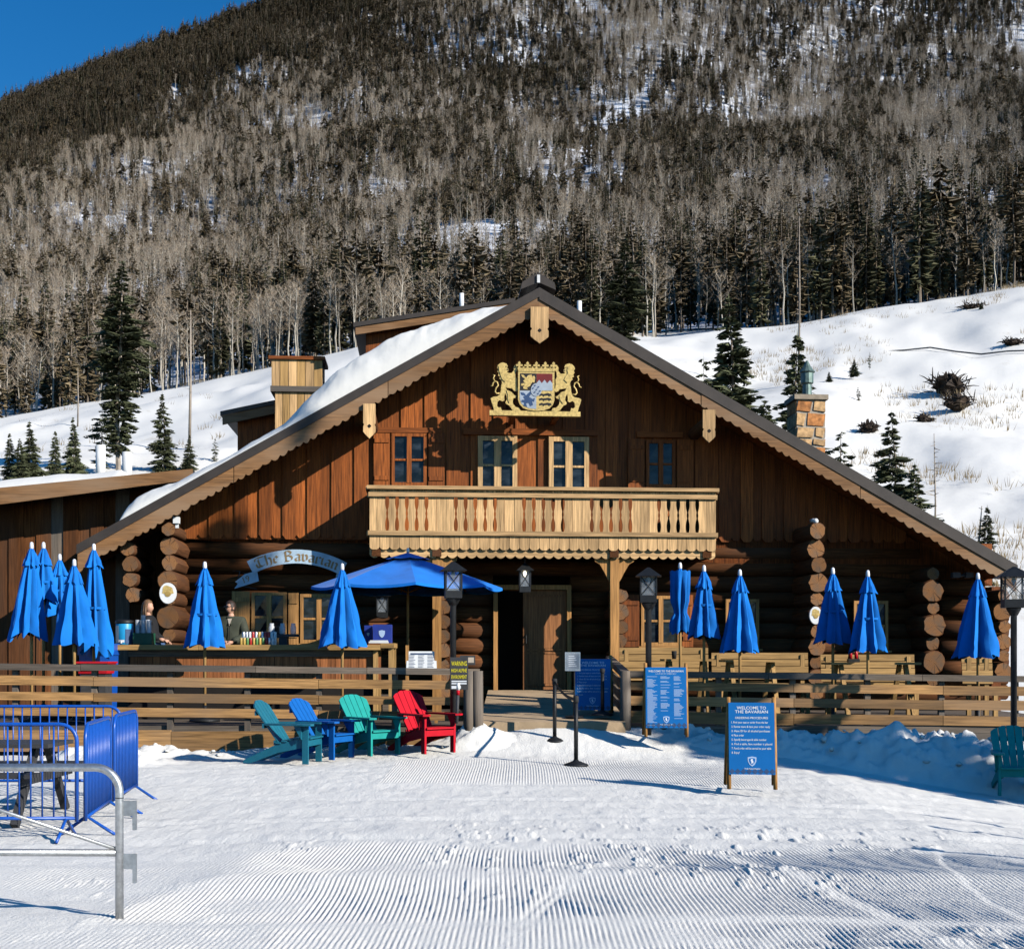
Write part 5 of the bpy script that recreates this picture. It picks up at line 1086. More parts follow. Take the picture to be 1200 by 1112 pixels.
p = W(535, 840, 19.6); q0 = W(535, 800, 19.6); t = thing('snow_stake', 'thin grey snow stake with red and white top by the lamp post', 'stake', (p.x, 19.6, p.z - .1)); m = MB(); h = q0.z - p.z + .1; m.tube([(0, 0, 0), (.02, 0, h * .7)], .025, 8); m.build('shaft', 'picnic_grey', t, True); m = MB(); m.tube([(.0205, 0, h * .7), (.024, 0, h * .82)], .027, 8); m.build('red_band', 'chair_red', t, True); m = MB(); m.tube([(.024, 0, h * .82), (.028, 0, h)], .027, 8); m.build('white_tip', 'white_paint', t, True)

# ------------------------------------------------------------------ A-frame boards
SHIELD = [(-.5, .45), (0, .55), (.5, .45), (.48, 0), (.3, -.38), (0, -.6), (-.3, -.38), (-.48, 0)]
def a_board(px_, ytop, ybase, Y, w, label, rz, style, ph=.78, tw=1.0):
    p = W(px_, ybase, Y); H = W(px_, ytop, Y).z - p.z; t = thing('sandwich_board', label, 'sign', (p.x, Y, p.z), rz); sp = .26; a = w / 2
    fr_ = lambda x, f: Vector((x, -sp * (1 - f), H * f)); bk = lambda x, f: Vector((x, sp * (1 - f) + .05, H * f * .97))
    for x in (-a - .0, a + .0):
        m = MB(); m.tube([fr_(x, 0), fr_(x, .3), fr_(x, 1)], .026, 8); m.build('front_leg', 'honey_z', t, True); m = MB(); m.tube([bk(x + (.02 if x > 0 else -.02), 0), bk(x, 1)], .024, 8); m.build('back_leg', 'honey_z', t, True)
        m = MB(); m.bar(fr_(x, .28), bk(x, .28), .02, .035); m.build('side_brace', 'greywood_y', t)
    n_ = Vector((0, -H, -sp)).normalized(); ax = Vector((1, 0, 0)); ay = (fr_(0, 1) - fr_(0, 0)).normalized(); ln = (fr_(0, 1) - fr_(0, 0)).length
    z0, z1 = ln * (.95 - ph), ln * .95; O_ = fr_(0, 0) + n_ * .03; m = MB(); m.prism([(-a, z0), (a, z0), (a, z1), (-a, z1)], O_, ax, ay, n_ * .012); pn = m.build('panel', 'sign_blue', t)
    O2 = O_ + n_ * .0145; hh_ = z1 - z0; T = lambda mb, s_, fx, fy, size, wd=None, left=False: text(mb, s_, O2 + ax * (fx * w) + ay * (z0 + hh_ * fy), ax, ay, size * hh_, wd * w if wd else None, left=left)
    hd = MB(); bd = MB()
    if style == 'order':
        T(hd, 'WELCOME TO', 0, .91, .06, .64); T(hd, 'THE BAVARIAN', 0, .855, .06, .72); T(bd, 'ORDERING PROCEDURES', 0, .775, .042, .72)
        ws = (.80, .84, .84, .27, .76, .88, .86, .17)
        for i, s_ in enumerate(ORDER): T(bd, s_, -.44, .712 - .0605 * i, .042, ws[i], True)
        lx, ly, ls = 0, .185, .12
    else:
        T(hd, 'WELCOME TO THE BAVARIAN', 0, .925, .045, .86); T(bd, 'LUNCH MENU', 0, .885, .035, .5); q = random.Random(2)
        for c in range(3):
            y = .845
            while y > (.06 if c == 0 else .16 if c == 2 else .30):
                if q.random() < .14: y -= .03
                ww = q.uniform(.12, .25); x0 = -.46 + c * .325; m_ = bd; z_ = z0 + hh_ * y
                m_.add([O2 + ax * (x0 * w) + ay * z_, O2 + ax * ((x0 + ww) * w) + ay * z_, O2 + ax * ((x0 + ww) * w) + ay * (z_ + hh_ * .007), O2 + ax * (x0 * w) + ay * (z_ + hh_ * .007)], [(0, 1, 2, 3)]); y -= .0155
        lx, ly, ls = -.0, .14, .1
    hd.build('heading', 'print_white', pn); o = bd.build('small_print', 'print_white' if style == 'order' else 'print_pale', pn); kind(o, 'stuff')
    m = MB(); m.prism([(x * ls * hh_ + lx * w, z0 + hh_ * ly + y * ls * hh_) for x, y in SHIELD], O2 - n_ * .001, ax, ay, n_ * .002); lg = m.build('crest', 'print_pale', pn)
    m = MB(); m.prism([(x * ls * hh_ * .7 + lx * w, z0 + hh_ * ly + y * ls * hh_ * .7) for x, y in SHIELD], O2 + n_ * .0015, ax, ay, n_ * .001); m.build('crest_field', 'sign_blue', lg)
    m = MB(); q = [(-.12, .25), (.02, .3), (.1, .2), (.05, .1), (.15, 0), (.12, -.3), (.0, -.15), (-.1, -.32), (-.08, -.05), (-.16, .08)]; m.prism([(x * ls * hh_ + lx * w, z0 + hh_ * ly + y * ls * hh_) for x, y in q], O2 + n_ * .003, ax, ay, n_ * .001); m.build('crest_lion', 'print_white', lg)
    m = MB(); T(m, 'THE BAVARIAN ', lx, ly - .115 * (ls / .12), .03, .34); m.build('crest_name', 'print_white', lg)
    m = MB()
    for k in range(8):
        cx_ = -a + w * (k + .5) / 8; r_ = w / 16; cz = z0 + r_ * 1.1; m.add([O2 + ax * (cx_ - r_) + ay * cz, O2 + ax * cx_ + ay * (cz - r_), O2 + ax * (cx_ + r_) + ay * cz, O2 + ax * cx_ + ay * (cz + r_)], [(0, 1, 2, 3)])
    o = m.build('lozenge_border', 'heraldic_blue', pn); kind(o, 'stuff')
a_board(880, 817, 922, 15.7, .55, 'blue sandwich board with ordering list standing in front on the snow', rad(-7), 'order')
a_board(780, 777, 862, 20.0, .63, 'blue sandwich board with a three column menu beside the lamp post', rad(-4), 'menu', .82)
a_board(695, 768, 838, 21.9, .60, 'shaded blue sandwich board standing on the entrance ramp', rad(-6), 'order', .84)
# white menu on the deck and the small framed notice
p = W(494, 795, 21.4); t = thing('menu_stand', 'white menu sheet on a low wooden stand behind the left rail', 'sign', (p.x, 21.4, .47)); s = 21.4 / F; zt_ = W(494, 763, 21.4).z - .47; zb_ = W(494, 789, 21.4).z - .47
for x in (-17 * s, 17 * s): m = MB(); m.box(x - .025, x + .025, .0, .05, 0, zt_ + .1); m.build('leg', 'honey_z', t)
m = MB(); m.add([(-18*s, -.04, zb_), (18*s, -.04, zb_), (17*s, .03, zt_), (-17*s, .03, zt_), (-18*s, -.02, zb_), (18*s, -.02, zb_), (17*s, .05, zt_), (-17*s, .05, zt_)], [(0, 1, 2, 3), (7, 6, 5, 4), (0, 4, 5, 1), (1, 5, 6, 2), (2, 6, 7, 3), (3, 7, 4, 0)]); pn = m.build('sheet', 'white_paint', t)
m = MB(); q = random.Random(9)
for c in range(3):
    for i in range(9):
        f = .2 + .065 * i; z_ = zt_ + (zb_ - zt_) * f; y_ = .03 - .07 * f - .004; x0 = (-15 + 11 * c) * s; m.add([(x0, y_, z_), (x0 + q.uniform(4, 9) * s, y_, z_), (x0 + 7 * s, y_, z_ + .008), (x0, y_, z_ + .008)], [(0, 1, 2, 3)])
m.box(-13*s, 13*s, .0155, .0175, zt_ - .055, zt_ - .03); o = m.build('small_print', 'heraldic_blue', pn); kind(o, 'stuff')
p = W(671, 838, 21.3); t = thing('notice_stand', 'small framed grey notice on a thin black stand by the ramp', 'sign', (p.x, 21.3, W(671, 840, 21.3).z)); s = 21.3 / F; H = 76 * s
m = MB(); m.tube([(.03, 0, 0), (.03, 0, H - 18 * s)], .014, 8); m.lathe([(.16, 0), (.16, .015), (.03, .03)], (.03, 0, 0), 14); m.build('stand', 'black_metal', t)
m = MB(); m.box(-9*s, 9*s, -.03, .0, H - 22*s, H); pn = m.build('frame', 'steel', t); m = MB(); m.box(-7.2*s, 7.2*s, -.034, -.031, H - 20*s, H - 2*s); m.build('sheet', 'sign_grey', pn)
m = MB()
for i in range(6): m.box(-5*s, (2 + i % 3 * 1.3)*s, -.037, -.035, H - (5 + 2.3*i)*s, H - (4.2 + 2.3*i)*s)
o = m.build('small_print', 'print_white', pn); kind(o, 'stuff')

# ------------------------------------------------------------------ queue posts
def stanchion(px_, ybase, ytop, Y, label, snow=True):
    p = W(px_, ybase, Y); H = W(px_, ytop, Y).z - p.z; t = thing('queue_post', label, 'queue post', (p.x, Y, p.z))
    m = MB(); m.lathe([(.185, 0), (.18, .02), (.1, .05), (.04, .075), (.035, .09)], (0, 0, 0), 20); m.build('base', 'black_metal', t, True)
    m = MB(); m.tube([(0, 0, .07), (0, 0, H * .93)], .031, 12); m.build('post', 'black_metal', t, True); m = MB(); m.lathe([(.036, H * .9), (.04, H * .92), (.04, H * .985), (.03, H)], (0, 0, 0), 12); m.build('belt_head', 'rubber', t, True); return t, Vector((p.x, Y, p.z + H * .95))
t1, a = stanchion(650, 869, 795, 20.25, 'black queue post nearer the entrance'); t2, b = stanchion(675, 897, 815, 18.5, 'black queue post nearer the camera'); t3, c = stanchion(706, 838, 783, 21.2, 'black queue post in front of the shaded sandwich board')
m = MB(); pr = None; K = 12
for i in range(K + 1):
    f = i / K; p = a.lerp(b, f) - b; z = -.12 * 4 * f * (1 - f) * .6; m.v += [(p.x - .001, p.y, p.z + z - .025 + .95 * 0), (p.x + .001, p.y, p.z + z + .025)]
m.f = [(2*i, 2*i+2, 2*i+3, 2*i+1) for i in range(K)]; m.m = [0] * K; m.v = [(x, y, z + (b.z - t2.location.z)) for x, y, z in m.v]; m.build('belt', 'rubber', t2)

# ------------------------------------------------------------------ bar with what stands on it
BY = 22.6; dbar = thing('bar_counter', 'long outdoor wooden bar counter with red boarded front', 'bar')
zt_ = W(300, 755.5, BY).z; zl_ = W(300, 761.5, BY).z; xa, xb = W(136, 0, BY).x, W(446, 0, BY).x; xm = W(234, 0, BY).x
for a, b in ((xa, xm - .003), (xm + .003, xb)): m = MB(); m.box(a, b, BY - .08, BY + .62, zl_, zt_); m.build('counter_top', 'bench_x', dbar)
m = MB(); m.box(xa + .18, xb - .1, BY + .12, BY + .16, .47, zl_); m.build('bar_backing', 'dark_inside', dbar); u = xa + .22
while u < xb - .1: m = MB(); m.box(u, u + .128, BY + .085, BY + .115, zl_ - .55, zl_ - .12); m.build('board', 'redbar', dbar); u += .135
m = MB(); m.box(xa + .2, xb - .08, BY + .06, BY + .118, zl_ - .118, zl_ - .005); m.build('apron', 'greywood_x', dbar)
x0, x1 = W(438, 0, BY).x, W(460, 0, BY).x
for x in (x0 + .03, x1 - .03):
    for y in (BY, BY + .5): m = MB(); m.box(x - .04, x + .04, y, y + .08, .47, zt_ - .06); m.build('leg', 'bench_z', dbar)
m = MB(); m.box(xb + .004, x1 + .03, BY - .05, BY + .62, zt_ - .055, zt_ + .03); m.build('side_shelf', 'bench_x', dbar)
m = MB(); m.box(xa - .6, xb + .3, BY + .75, 26.4, .474, .80); kind(m.build('bar_platform', 'greywood_x'))
p = W(146, 757, BY + .25); t = thing('drink_cooler', 'round bright blue drink cooler with black lid on the bar', 'drink cooler', (p.x, BY + .25, zt_)); h = 30 * BY / F
m = MB(); m.lathe([(.14, 0), (.15, .02), (.155, h * .82), (.15, h * .84)], (0, 0, 0), 20); bd = m.build('tank', 'cooler_blue', t, True); m = MB(); m.lathe([(.16, h * .841), (.165, h * .87), (.16, h * .96), (.1, h)], (0, 0, 0), 20); m.build('lid', 'black_metal', t, True)
for a0, a1, z0, z1, mt in ((-1.2, -.4, .05, .62, 'heraldic_blue'), (-2.5, -2.0, .1, .75, 'white_plastic'), (-2.0, -1.3, .1, .2, 'white_plastic')):
    m = MB(); m.add([(.1575 * cos(a0 + (a1 - a0) * i / 6), .1575 * sin(a0 + (a1 - a0) * i / 6), h * z) for z in (z0, z1) for i in range(7)], [(i, i + 1, i + 8, i + 7) for i in range(6)]); m.build('print', mt, bd)
m = MB(); m.tube([(0, -.15, .06), (0, -.2, .06), (0, -.2, .03)], .016, 8); m.build('tap', 'white_plastic', t)
p = W(169, 757, BY + .2); t = thing('cup_crate', 'green plastic crate beside the blue drink cooler', 'crate', (p.x, BY + .2, zt_)); w = 22 * BY / F / 2; h = 14 * BY / F
for x0, x1, y0, y1 in ((-w, w, -.12, -.105), (-w, w, .105, .12), (-w, -w + .015, -.104, .104), (w - .015, w, -.104, .104)): m = MB(); m.box(x0, x1, y0, y1, 0, h); m.build('side', 'crate_green', t)
m = MB(); m.box(-w, w, -.12, .12, -.0, .012); m.build('bottom', 'crate_green', t)
for i in range(5):
    x = p.x - w * .62 + w * 1.24 * (i % 3) / 2 + (.05 if i > 2 else 0); y = BY + .2 + (-.05 if i < 3 else .05); hh_ = (30 + R.uniform(-2, 6)) * BY / F; m = MB(); k = 12; prof = [(.026, .014)]
    for j in range(k): prof += [(.04, .014 + (hh_ - .014) * (j + .9) / k), (.037, .014 + (hh_ - .014) * (j + 1) / k)]
    tag(m.lathe(prof, (0, 0, 0), 12).build('cup_stack', 'clear_plastic', None, False, (x, y, zt_)), 'tall stack of clear plastic cups standing in the green crate', 'cups', 'cup stacks in the green crate')
cols = ['can_silver', 'can_red', 'can_white', 'can_green', 'can_gold']; cn_ = {'can_silver': 'silver', 'can_red': 'red', 'can_white': 'white', 'can_green': 'green', 'can_gold': 'golden'}
for row in range(2):
    for i in range(11):
        x = W(281 + 3.7 * i + row * 1.5, 0, BY).x; h = .15 if row else .125; mt = R.choice(cols); t = thing('drink_can', f'{cn_[mt]} drink can in the double row on the bar counter', 'drink can', (x, BY + .12 + row * .1, zt_ + (.0)), 0, f'{cn_[mt]} cans on the bar')
        m = MB(); m.lathe([(.024, 0), (.029, .008), (.029, h * (1.0 + row * .55) - .012), (.023, h * (1.0 + row * .55))], (0, 0, 0), 10); m.build('can_body', mt, t, True); m = MB(); m.lathe([(.022, h * (1.0 + row * .55) + .001), (.022, h * (1.0 + row * .55) + .004)], (0, 0, 0), 10); m.build('can_lid', 'can_silver', t)
def crate(px0, px1, y0, Y, mt, label, logo):
    a, b = W(px0, 757, Y), W(px1, y0, Y); t = thing('bottle_crate', label, 'crate', ((a.x + b.x) / 2, Y, zt_ + .032)); w = (b.x - a.x) / 2; h = b.z - zt_
    for x0, x1, y0_, y1 in ((-w, w, -.14, -.12), (-w, w, .12, .14), (-w, -w + .02, -.119, .119), (w - .02, w, -.119, .119)): m = MB(); m.box(x0, x1, y0_, y1, 0, h); m.build('side', mt, t)
    m = MB(); m.box(-w + .02, w - .02, -.119, .119, .0, .02); m.build('bottom', mt, t)
    m = MB(); r_ = min(w, h / 2) * .62; m.prism([(r_ * x * 1.1, h * .5 + r_ * y * 1.2) for x, y in SHIELD], (0, -.145, 0), (1, 0, 0), (0, 0, 1), (0, .004, 0)); m.build('print', logo, t)
crate(438, 459, 734, BY + .2, 'crate_blue', 'blue crate with a white emblem at the right end of the bar', 'print_pale'); crate(428, 437, 735, BY + .45, 'crate_blue', 'dark blue crate half hidden behind the folded parasol on the bar', 'print_white')
p = W(444, 757, BY + .05); m = MB(); m.box(-.17, .17, -.1, .1, 0, .03); m.box(-.15, .16, -.09, .09, .031, .05); tag(m.build('paper_pile', 'white_paint', None, False, (p.x, BY + .06, zt_ + .0305)), 'flat pile of white papers in front of the blue crate', 'papers')
t = thing('drink_shelf', 'low dark shelf holding jars behind the bar counter', 'shelf', (W(331, 0, 23.7).x, 23.7, .8)); zs_ = W(331, 743, 23.7).z - .8
m = MB(); m.box(-.3, .3, -.12, .12, zs_ - .05, zs_); m.build('shelf_top', 'picnic_grey', t); m = MB(); m.box(-.05, .1, -.1, .1, 0, zs_ - .051); m.build('pedestal', 'picnic_grey', t)
for i, x in enumerate((-.2, 0, .2)): m = MB(); m.lathe([(.05, 0), (.055, .02), (.055, .13), (.04, .16), (.042, .2)], (0, 0, 0), 12); tag(m.build('glass_jar', 'clear_plastic', None, True, (t.location.x + x, 23.7, .8 + zs_ + .001)), 'clear glass jar on the low dark shelf behind the bar', 'jar', 'jars behind the bar')
for nm, px_, ya, yb, mt, lab in (('storage_bin', 116, 754, 771, 'blue_paint', 'blue plastic bin behind the left rail under the parasols'), ('ice_chest', 113, 775, 789, 'ice_red', 'red ice chest low behind the left rail')):
    Y_ = 22.4 if nm == 'storage_bin' else 21.6; a, b = W(px_ - 18, yb, Y_), W(px_ + 18, ya, Y_); zf_ = .47 if nm == 'storage_bin' else a.z; t = thing(nm, lab, 'bin' if nm == 'storage_bin' else 'ice chest', ((a.x + b.x) / 2, Y_, zf_)); w = (b.x - a.x) / 2; h = b.z - zf_
    m = MB(); m.add([(-w*.9, -.2, 0), (w*.9, -.2, 0), (w*.9, .2, 0), (-w*.9, .2, 0), (-w, -.24, h*.85), (w, -.24, h*.85), (w, .24, h*.85), (-w, .24, h*.85)], [(3, 2, 1, 0), (4, 5, 6, 7), (0, 1, 5, 4), (1, 2, 6, 5), (2, 3, 7, 6), (3, 0, 4, 7)]); m.build('tub', mt, t)
    
    if nm == 'ice_chest': m = MB(); m.box(-w * .8, w * .8, -.18, .18, .47 - zf_, -.002); m.build('stand', 'picnic_grey', t)
    m = MB(); m.box(-w - .02, w + .02, -.26, .26, h * .851, h); m.build('lid', mt, t); m = MB(); m.tube([(-w*.4, -.26, h*.6), (-w*.4, -.29, h*.66), (w*.4, -.29, h*.66), (w*.4, -.26, h*.6)], .014, 6); m.build('handle', 'rubber', t)

# ------------------------------------------------------------------ two people behind the bar
def head_verts(c, yaw, k=1.0):
    m = MB(); n, kk = 20, 14; vs_ = []
    for i in range(kk + 1):
        th = pi * i / kk
        for j in range(n):
            a = 2*pi*j/n; x, y, z = sin(th)*cos(a), sin(th)*sin(a), cos(th)      # face looks along -y
            r = Vector((x * .076, y * .095, z * .118)); f = max(0, -y)
            if z < -.1: r.x *= 1 - .3 * min(1, (-z - .1)); r.y *= 1 - .12 * (-z)
            if f > .75 and -.35 < z < .15 and abs(x) < .3: r.y -= .024 * (1 - abs(x) / .3) * (1 - abs(z + .16) / .3 if abs(z + .16) < .3 else 0)   # nose
            if f > .6 and .08 < z < .3: r.y += .006                                                                                          # brow hollow
            if f > .7 and -.62 < z < -.42: r.y -= .006                                                                                       # lips
            vs_.append(r * k)
    fs = [(i*n+j, (i+1)*n+j, (i+1)*n+(j+1) % n, i*n+(j+1) % n) for i in range(kk) for j in range(n)]
    for sx in (-1, 1):
        e = MB(); e.ball((sx * .078 * k, .008, -.005), (.012, .02, .032), 8, 6); o = len(vs_); vs_ += [Vector(v) for v in e.v]; fs += [tuple(i + o for i in f) for f in e.f]
    return [Matrix.Rotation(yaw, 3, 'Z') @ v + Vector(c) for v in vs_], fs
def hand_verts(w, d, side):
    w = Vector(w); d = Vector(d).normalized(); up = Vector((0, 0, 1)); s = d.cross(up).normalized() * side; m = MB()
    pc = w + d * .05; m.tube([w - d * .01, w + d * .03, w + d * .085], [.026, .036, .033], 8)
    for i, ln in enumerate((.058, .07, .066, .05)):
        b = w + d * .085 + s * (.03 - .02 * i); m.tube([b - d * .01, b + d * ln * .5 - up * .004, b + d * ln * .8 - up * .022, b + d * ln * .9 - up * .036], [.0095, .009, .008, .006], 6)
    b = w + d * .03 + s * .032; m.tube([b - s * .012, b + s * .02 + d * .025, b + s * .022 + d * .055 - up * .01], [.012, .0105, .008], 6); return m
def person(nm, px_, Y, label, yaw, headc):
    t = thing('person', label, 'person', ((px_ - CX) * Y / F, Y, .80)); J = MAN if nm == 'man' else WOM; m = MB(); m.add(*BODY[nm]); m.add(*head_verts(headc, yaw, .98))
    for a, b, s in (('elL', 'wrL', -1), ('elR', 'wrR', 1)):
        d = Vector(J[b]) - Vector(J[a]); d.z *= .4; h = hand_verts(J[b], d, s); m.add(h.v, h.f)
    m.build('body', 'skin', t, True); return t
tm = person('man', 271, 23.55, 'man in dark sunglasses and olive jacket leaning on the bar', rad(-42), (-.01, -.02, 1.675))
m = MB(); m.add(*BODY['man_top']); m.build('jacket', 'jacket_olive', tm, True); m = MB(); m.add(*BODY['man_legs']); m.build('trousers', 'shirt_black', tm, True)
m = MB(); m.tube([(-.07, -.02, 1.5), (-.05, -.1, 1.49), (.05, -.1, 1.49), (.07, -.02, 1.5)], .03, 8); m.tube([(-.055, -.05, 1.48), (-.01, -.145, 1.36)], .022, 6); m.tube([(.055, -.05, 1.48), (.01, -.145, 1.36)], .022, 6); m.build('collar', 'jacket_olive', tm, True)
m = MB(); m.add([(-.045, -.115, 1.49), (.045, -.115, 1.49), (.0, -.165, 1.34)], [(0, 1, 2)]); m.build('shirt', 'shirt_cream', tm)
m = MB(); m.bar((0, -.158, 1.34), (0, -.175, 1.02), .012, .006, (0, 1, 0)); m.build('zip', 'shirt_black', tm)
def cap_hair(t, c, yaw, mt, low, k=1.08):
    m = MB(); n, kk = 22, 9; vs_ = []
    for i in range(kk + 1):
        for j in range(n):
            a = 2*pi*j/n; lim = low(-math.sin(a)); th = lim * i / kk; w_ = 1 + .05 * math.sin(7*a + 3*i); v = Vector((sin(th)*cos(a)*.082*w_, sin(th)*sin(a)*.102*w_, cos(th)*.126)) * k; vs_.append(Matrix.Rotation(yaw, 3, 'Z') @ v + Vector(c))
    m.add(vs_, [(i*n+j, (i+1)*n+j, (i+1)*n+(j+1) % n, i*n+(j+1) % n) for i in range(kk) for j in range(n)]); return m.build('hair', mt, t, True)
cap_hair(tm, (-.01, -.015, 1.682), rad(-42), 'hair_dark', lambda f: 1.0 if f > .35 else 2.0)
rz = Matrix.Rotation(rad(-42), 3, 'Z'); m = MB(); hc = Vector((-.01, -.02, 1.675))
for sx in (-1, 1):
    m.ball(tuple(hc + rz @ Vector((sx * .034, -.094, .018))), (.03, .024, .022), 10, 6)
m.bar(hc + rz @ Vector((-.075, -.06, .026)), hc + rz @ Vector((-.078, .01, .02)), .006, .01); m.bar(hc + rz @ Vector((.075, -.06, .026)), hc + rz @ Vector((.078, .01, .02)), .006, .01); m.build('sunglasses', 'lens_black', tm, True)
tw = person('woman', 173, 23.9, 'woman with long brown hair and black top behind the cup crate', rad(75), (.015, 0, 1.70))
m = MB(); m.add(*BODY['woman_top']); m.build('top', 'shirt_black', tw, True); m = MB(); m.add(*BODY['woman_legs']); m.build('jeans', 'denim', tw, True)
hr_ = cap_hair(tw, (.0, .0, 1.705), rad(75), 'hair_brown', lambda f: .95 if f > .5 else 2.3, 1.14)
m = MB(); q = random.Random(1)
for i in range(34):
    a = rad(75) + pi/2 + q.uniform(-1.75, 1.75); x, y = cos(a) * .088, sin(a) * .1; m.tube([(x * .9, y * .9, 1.74), (x * 1.12, y * 1.12, 1.62), (x * 1.1 + q.uniform(-.02, .02), y * 1.15, 1.45 + q.uniform(-.05, .05)), (x, y * 1.05, 1.34 + q.uniform(-.04, .06))], [.02, .024, .02, .004], 5)
m.build('long_hair', 'hair_brown', tw, True)

# ------------------------------------------------------------------ garden chairs on the snow
def adirondack(mt):
    t = link('garden_chair', None)
    for x in (-.27, .27):
        m = MB(); m.prism([(-.43, .0), (-.34, .0), (-.34, .56), (-.43, .56)], (x - .018 * (1 if x > 0 else 1), 0, 0), (0, 1, 0), (0, 0, 1), (.036, 0, 0)); m.build('front_leg', mt, t)
        xs = x * .86; m = MB(); m.prism([(-.40, .25), (-.40, .36), (-.2, .36), (.1, .27), (.58, .05), (.60, .0), (.48, .0), (.05, .16)], (xs - .016, 0, 0), (0, 1, 0), (0, 0, 1), (.032, 0, 0)); m.build('side_rail', mt, t)
        s = 1 if x > 0 else -1; m = MB(); m.prism([(s*.20, .24), (s*.24, -.02), (s*.21, -.42), (s*.23, -.50), (s*.30, -.53), (s*.37, -.50), (s*.375, -.38), (s*.33, .0), (s*.28, .26)], (0, 0, .56), (1, 0, 0), (0, 1, 0), (0, 0, .028)); m.build('arm_rest', mt, t)
        m = MB(); m.prism([(-.34, .36), (-.34, .555), (-.22, .555)], (x + (.02 if x > 0 else -.05), 0, 0), (0, 1, 0), (0, 0, 1), (.03, 0, 0)); m.build('arm_bracket', mt, t)
    for i in range(6):
        f = i / 5; y = -.42 + .46 * f; z = .364 - max(0, (y + .2)) * .3; m = MB(); m.bar((-.265, y, z + .012), (.265, y, z + .012), .084, .024); m.build('seat_slat', mt, t)
    m = MB(); m.bar((-.25, -.418, .31), (.25, -.418, .31), .022, .1); m.build('front_apron', mt, t)
    B = lambda x, f: Vector((x, .03 + .45 * f, .25 + .66 * f)); tops = (.86, .96, 1.0, .96, .86)
    for i in range(5):
        x0, x1 = (i - 2.5) * .092 + .004, (i - 1.5) * .092 - .004; k0, k1 = 1.0, 1.22; f1 = tops[i]; nx = Vector((0, -.66, .45)).normalized() * .022
        fr2 = lambda x: 1 - ((x * 1.2) / .30)**2 * .16
        P = [B(x0, 0), B(x1, 0), B(x1 * 1.2, .9 * fr2(x1)), B(x1 * 1.19, fr2(x1)), B((x0 + x1) / 2 * 1.2, min(1.0, fr2((x0 + x1) / 2) + .012)), B(x0 * 1.19, fr2(x0)), B(x0 * 1.2, .9 * fr2(x0))]
        m = MB(); n_ = len(P); m.add(P + [p + nx for p in P], [tuple(range(n_)), tuple(range(2*n_ - 1, n_ - 1, -1))] + [(i_, n_ + i_, n_ + (i_ + 1) % n_, (i_ + 1) % n_) for i_ in range(n_)]); m.build('back_slat', mt, t)
    for f, w in ((.1, .25), (.47, .28), (.75, .26)): p = B(0, f) + Vector((0, .03, -.01)); m = MB(); m.bar(p - Vector((w, 0, 0)), p + Vector((w, 0, 0)), .025, .07); m.build('back_brace', mt, t)
    return t
for px_, Y_, rz_, mt, lab, sc_ in ((337, 18.95, 78, 'chair_teal', 'dark teal garden chair facing right, leftmost of the row', 1.0), (376, 19.5, 64, 'chair_blue', 'bright blue garden chair behind the dark teal one', .98),
                         (432, 19.85, 44, 'chair_turquoise', 'turquoise garden chair between the blue and the red chair', .99), (496, 19.8, 40, 'chair_red', 'red garden chair beside the lamp post', 1.02), (1190, 18.2, -12, 'chair_turquoise', 'turquoise garden chair cut by the right edge of the photo', 1.02)):
    t = adirondack(mt); x = (px_ - CX) * Y_ / F; t.location = (x, Y_, gz(x, Y_) + .015 + (.08 if px_ > 1000 else 0)); t.rotation_euler = (0, 0, rad(rz_)); t.scale = (sc_,) * 3; tag(t, lab, 'garden chair', 'garden chairs on the snow')

# ------------------------------------------------------------------ benches and tables on the right deck
def slat_bench(px0, px1, ytop, Y, label, n=4, zf=.45):
    a, b = W(px0, ytop, Y), W(px1, ytop, Y); w = (b.x - a.x) / 2; t = thing('slatted_bench', label, 'bench', ((a.x + b.x) / 2, Y, zf), 0, 'pale benches on the right deck'); zt_ = a.z - zf; sh_ = max(.42, zt_ - .62)
    for i in range(n): z = sh_ + .08 + (zt_ - sh_ - .08) * i / n; m = MB(); m.box(-w, w, .18 + .02 * i, .21 + .02 * i, z, z + (zt_ - sh_ - .08) / n - .012); m.build('back_slat', 'bench_x', t)
    for i in range(4): m = MB(); m.box(-w, w, -.3 + .115 * i, -.3 + .115 * i + .1, sh_ - .03, sh_); m.build('seat_slat', 'bench_x', t)
    for x in (-w + .1, w - .15):
        for y in (-.27, .2): m = MB(); m.box(x, x + .08, y + .012, y + .09, 0, sh_ - .031 if y < 0 else zt_ - .05); m.build('leg', 'bench_z', t)
slat_bench(727, 832, 758, 25.2, 'long pale slatted bench under the window right of the entrance')
slat_bench(965, 1076, 766, 24.6, 'long pale slatted bench beside the right log crossing')
slat_bench(1132, 1168, 768, 24.4, 'short pale bench behind the rightmost parasol')
slat_bench(836, 950, 764, 25.4, 'shaded pale bench against the wall in the middle of the right deck')
